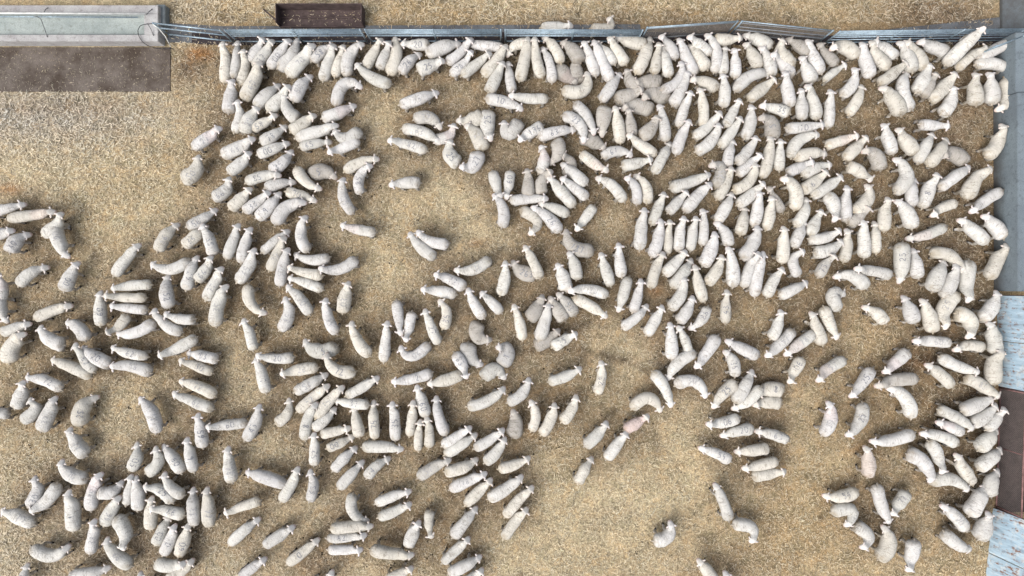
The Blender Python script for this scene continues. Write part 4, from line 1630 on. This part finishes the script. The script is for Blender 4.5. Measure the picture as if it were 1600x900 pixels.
# black hose loop and pale pipe leaning at the trough end
bm = bmesh.new()
loop = [(238, 37, .55), (228, 37.5, .56), (219, 40, .53), (215, 48, .5), (217, 57, .49), (223, 66, .475), (232, 72, .30), (242, 75, .12), (255, 76.5, .05), (270, 76, .03)]
pts = []
for a, b in zip(loop, loop[1:]):
    for k in range(4):
        f = k / 4
        pts.append(P(a[0] + (b[0] - a[0]) * f, a[1] + (b[1] - a[1]) * f, a[2] + (b[2] - a[2]) * f))
pts.append(P(*loop[-1]))
sm = [pts[0]] + [(pts[i - 1] + pts[i] * 2 + pts[i + 1]) / 4 for i in range(1, len(pts) - 1)] + [pts[-1]]
add_tube(bm, sm, 0.011, 6)
bm_obj("hose", bm, M_BLACK, smooth=True, label="black rubber hose looping over the trough end wall", category="hose")
bm = bmesh.new(); add_tube(bm, [P(239, 38, .85), P(247, 43, .75), P(258, 56, .4), P(267, 73, .05)], 0.02, 8)
bm_obj("leaning_pipe", bm, M_WHITEPIPE, smooth=True, label="pale bent pipe leaning down from the fence end beside the hose", category="pipe")

# ---------------------------------------------------------------- rusty steel tray behind the fence
BH = 0.5
tray = empty("steel_tray", P(498, 30, 0), "dark rusty brown open steel tray lying outside the rail fence", "tray")
ax, bx = P(430, 0, BH).x, P(565, 0, BH).x
yt, yb_ = P(0, 5, BH).y, P(0, 44, 0).y
boxo("floor_plate", ax + .02, bx - .02, yb_ + .02, yt - .02, 0.0, 0.024, M_RUSTBOX, tray, 0.0)
boxo("side_wall", ax, bx, yt - 0.025, yt, 0.0, BH, M_RUSTBOX, tray, 0.004)
boxo("side_wall", ax, ax + .025, yb_, yt - .026, 0.0, BH - 0.003, M_RUSTBOX, tray, 0.004)
boxo("side_wall", bx - .025, bx, yb_, yt - .026, 0.0, BH - 0.003, M_RUSTBOX, tray, 0.004)
boxo("side_wall", ax + .027, bx - .027, yb_, yb_ + .025, 0.0, 0.12, M_RUSTBOX, tray, 0.004)
boxo("crossbar", ax + .027, bx - .027, yt - 0.29, yt - 0.26, 0.06, 0.10, M_RUSTBOX, tray, 0.004)
bm = bmesh.new(); add_tube(bm, [P(412, 15, .08), P(432, 32, .35)], 0.025, 6); bm_obj("drag_arm", bm, M_RUSTBOX, tray, True)

# ---------------------------------------------------------------- right side: concrete wall, blue sheet doors, mesh gate
WH = 1.1
wall = empty("concrete_wall", P(1556, 200, 0), "grey cast concrete wall closing the pen beyond the right-hand sheep", "wall")
def wall_piece(name, y_a, y_b, xa, xb, h, mat, parent, th=3.0, bevel=0.015, **kw):
    A, B = P(xa, y_a, 0), P(xb, y_b, 0)
    bm = bmesh.new()
    add_prism(bm, [(B.x, B.y), (B.x + th, B.y), (A.x + th, A.y), (A.x, A.y)], -0.02, h, bevel)
    return bm_obj(name, bm, mat, parent, **kw)
wall_piece("wall_section", -80, 67, 1562, 1562, 0.12, M_CONC_WALL, wall)
wall_piece("wall_section", 68, 158, 1552, 1552, 0.95, M_CONC_WALL, wall)
wall_piece("wall_section", 159, 455, 1552, 1553, 1.02, M_CONC_WALL, wall)
wall_piece("ledge", 128, 156.5, 1566, 1566, 0.99, M_CONC, wall)

def sheet_door(name, ya, yb, xa, xb, label, h=1.7, lean=0.0, seams=(0.5,)):
    A, B = P(xa, ya, 0), P(xb, yb, 0)
    root = empty(name, (A.x, A.y, 0), label, "door")
    d = (B - A).normalized(); n = Vector((-d.y, d.x, 0))
    if n.x < 0: n = -n
    L = (B - A).length
    k = len(seams) + 1
    cuts = [0] + list(seams) + [1]
    for i in range(k):
        f0, f1 = cuts[i] + (0.004 if i else 0), cuts[i + 1] - (0.004 if i < k - 1 else 0)
        a, b = A + d * L * f0, A + d * L * f1
        bm = bmesh.new()
        # corrugated-by-folding sheet: several shallow vertical ribs
        m = 10
        lo, hi, lo2, hi2 = [], [], [], []
        for j in range(m + 1):
            q = a + (b - a) * (j / m)
            rb = 0.012 * (j % 2)
            lo.append(bm.verts.new(q - n * rb)); t = q - n * rb + n * lean; t.z = h
            hi.append(bm.verts.new(t))
            lo2.append(bm.verts.new(q + n * 0.03)); t = q + n * (0.03 + lean); t.z = h
            hi2.append(bm.verts.new(t))
        for j in range(m):
            bm.faces.new((lo[j], lo[j + 1], hi[j + 1], hi[j])); bm.faces.new((lo2[j], hi2[j], hi2[j + 1], lo2[j + 1]))
            bm.faces.new((hi[j], hi[j + 1], hi2[j + 1], hi2[j])); bm.faces.new((lo[j], lo2[j], lo2[j + 1], lo[j + 1]))
        bm.faces.new((lo[0], hi[0], hi2[0], lo2[0])); bm.faces.new((lo[-1], lo2[-1], hi2[-1], hi[-1]))
        bm_obj("sheet_panel", bm, M_BLUE, root)
    for f in (0.0, 1.0):
        q = A + d * L * f + n * 0.06
        bm = bmesh.new(); add_tube(bm, [q, q + Vector((0, 0, h)) + n * lean], 0.022, 6)
        bm_obj("frame_bar", bm, M_REDFRAME, root)
    return root
sheet_door("sheet_metal_door", 462, 603, 1558, 1560, "blue sheet metal door with peeling rusty paint between concrete wall and mesh gate")
sheet_door("sheet_metal_door", 794, 960, 1552, 1534, "blue rust-streaked sheet metal door at the lower right corner of the pen", h=1.9, lean=0.35, seams=(0.42,))

def mesh_gate():
    A, B = P(1561, 606, 0), P(1555, 790, 0)
    h = 1.12
    root = empty("mesh_gate", (A.x, A.y, 0), "brown wire mesh gate with red frame between the two blue doors", "gate")
    d = (B - A).normalized()
    L = (B - A).length
    up = Vector((0, 0, 1))
    for p, q in ((A + up * h, B + up * h), (A + up * .06, B + up * .06), (A, A + up * h), (B, B + up * h)):
        bm = bmesh.new(); add_tube(bm, [p, q], 0.024, 8)
        bm_obj("frame_bar", bm, M_REDFRAME, root, True)
    m = A + d * L * 0.5
    bm = bmesh.new(); add_tube(bm, [m + up * .06, m + up * h], 0.016, 6); bm_obj("middle_bar", bm, M_REDFRAME, root, True)
    bm = bmesh.new()
    step = 0.06
    k = int((L + h) / step)
    for i in range(-int(h / step), int(L / step)):
        for sgn in (1, -1):
            s0 = i * step if sgn == 1 else (i * step + h)
            z0_, z1_ = 0.06, h
            sa, sb = s0, s0 + sgn * (h - 0.06)
            # clip to [0, L]
            def clip(sa, za, sb, zb):
                t0, t1 = 0.0, 1.0
                ds = sb - sa
                for lim, lower in ((0, True), (L, False)):
                    t = (lim - sa) / ds
                    if (ds > 0) == lower: t0 = max(t0, t)
                    else: t1 = min(t1, t)
                return (t0, t1) if t1 > t0 + 0.02 else None
            c = clip(sa, z0_, sb, z1_)
            if not c: continue
            t0, t1 = c
            off = Vector((0.006 * sgn, 0, 0))
            add_tube(bm, [A + d * (sa + (sb - sa) * t0) + up * (z0_ + (z1_ - z0_) * t0) + off, A + d * (sa + (sb - sa) * t1) + up * (z0_ + (z1_ - z0_) * t1) + off], 0.004, 3)
    bm_obj("wire_mesh", bm, M_WIRE, root, kind="stuff")
mesh_gate()
slab("doorway_floor", [(1562, 600), (1700, 600), (1700, 800), (1557, 800)], -0.08, 0.009, flat("dark_damp_earth", (0.06, 0.047, 0.043), 0.95, 0.4, 5), "dark damp floor beyond the mesh gate")
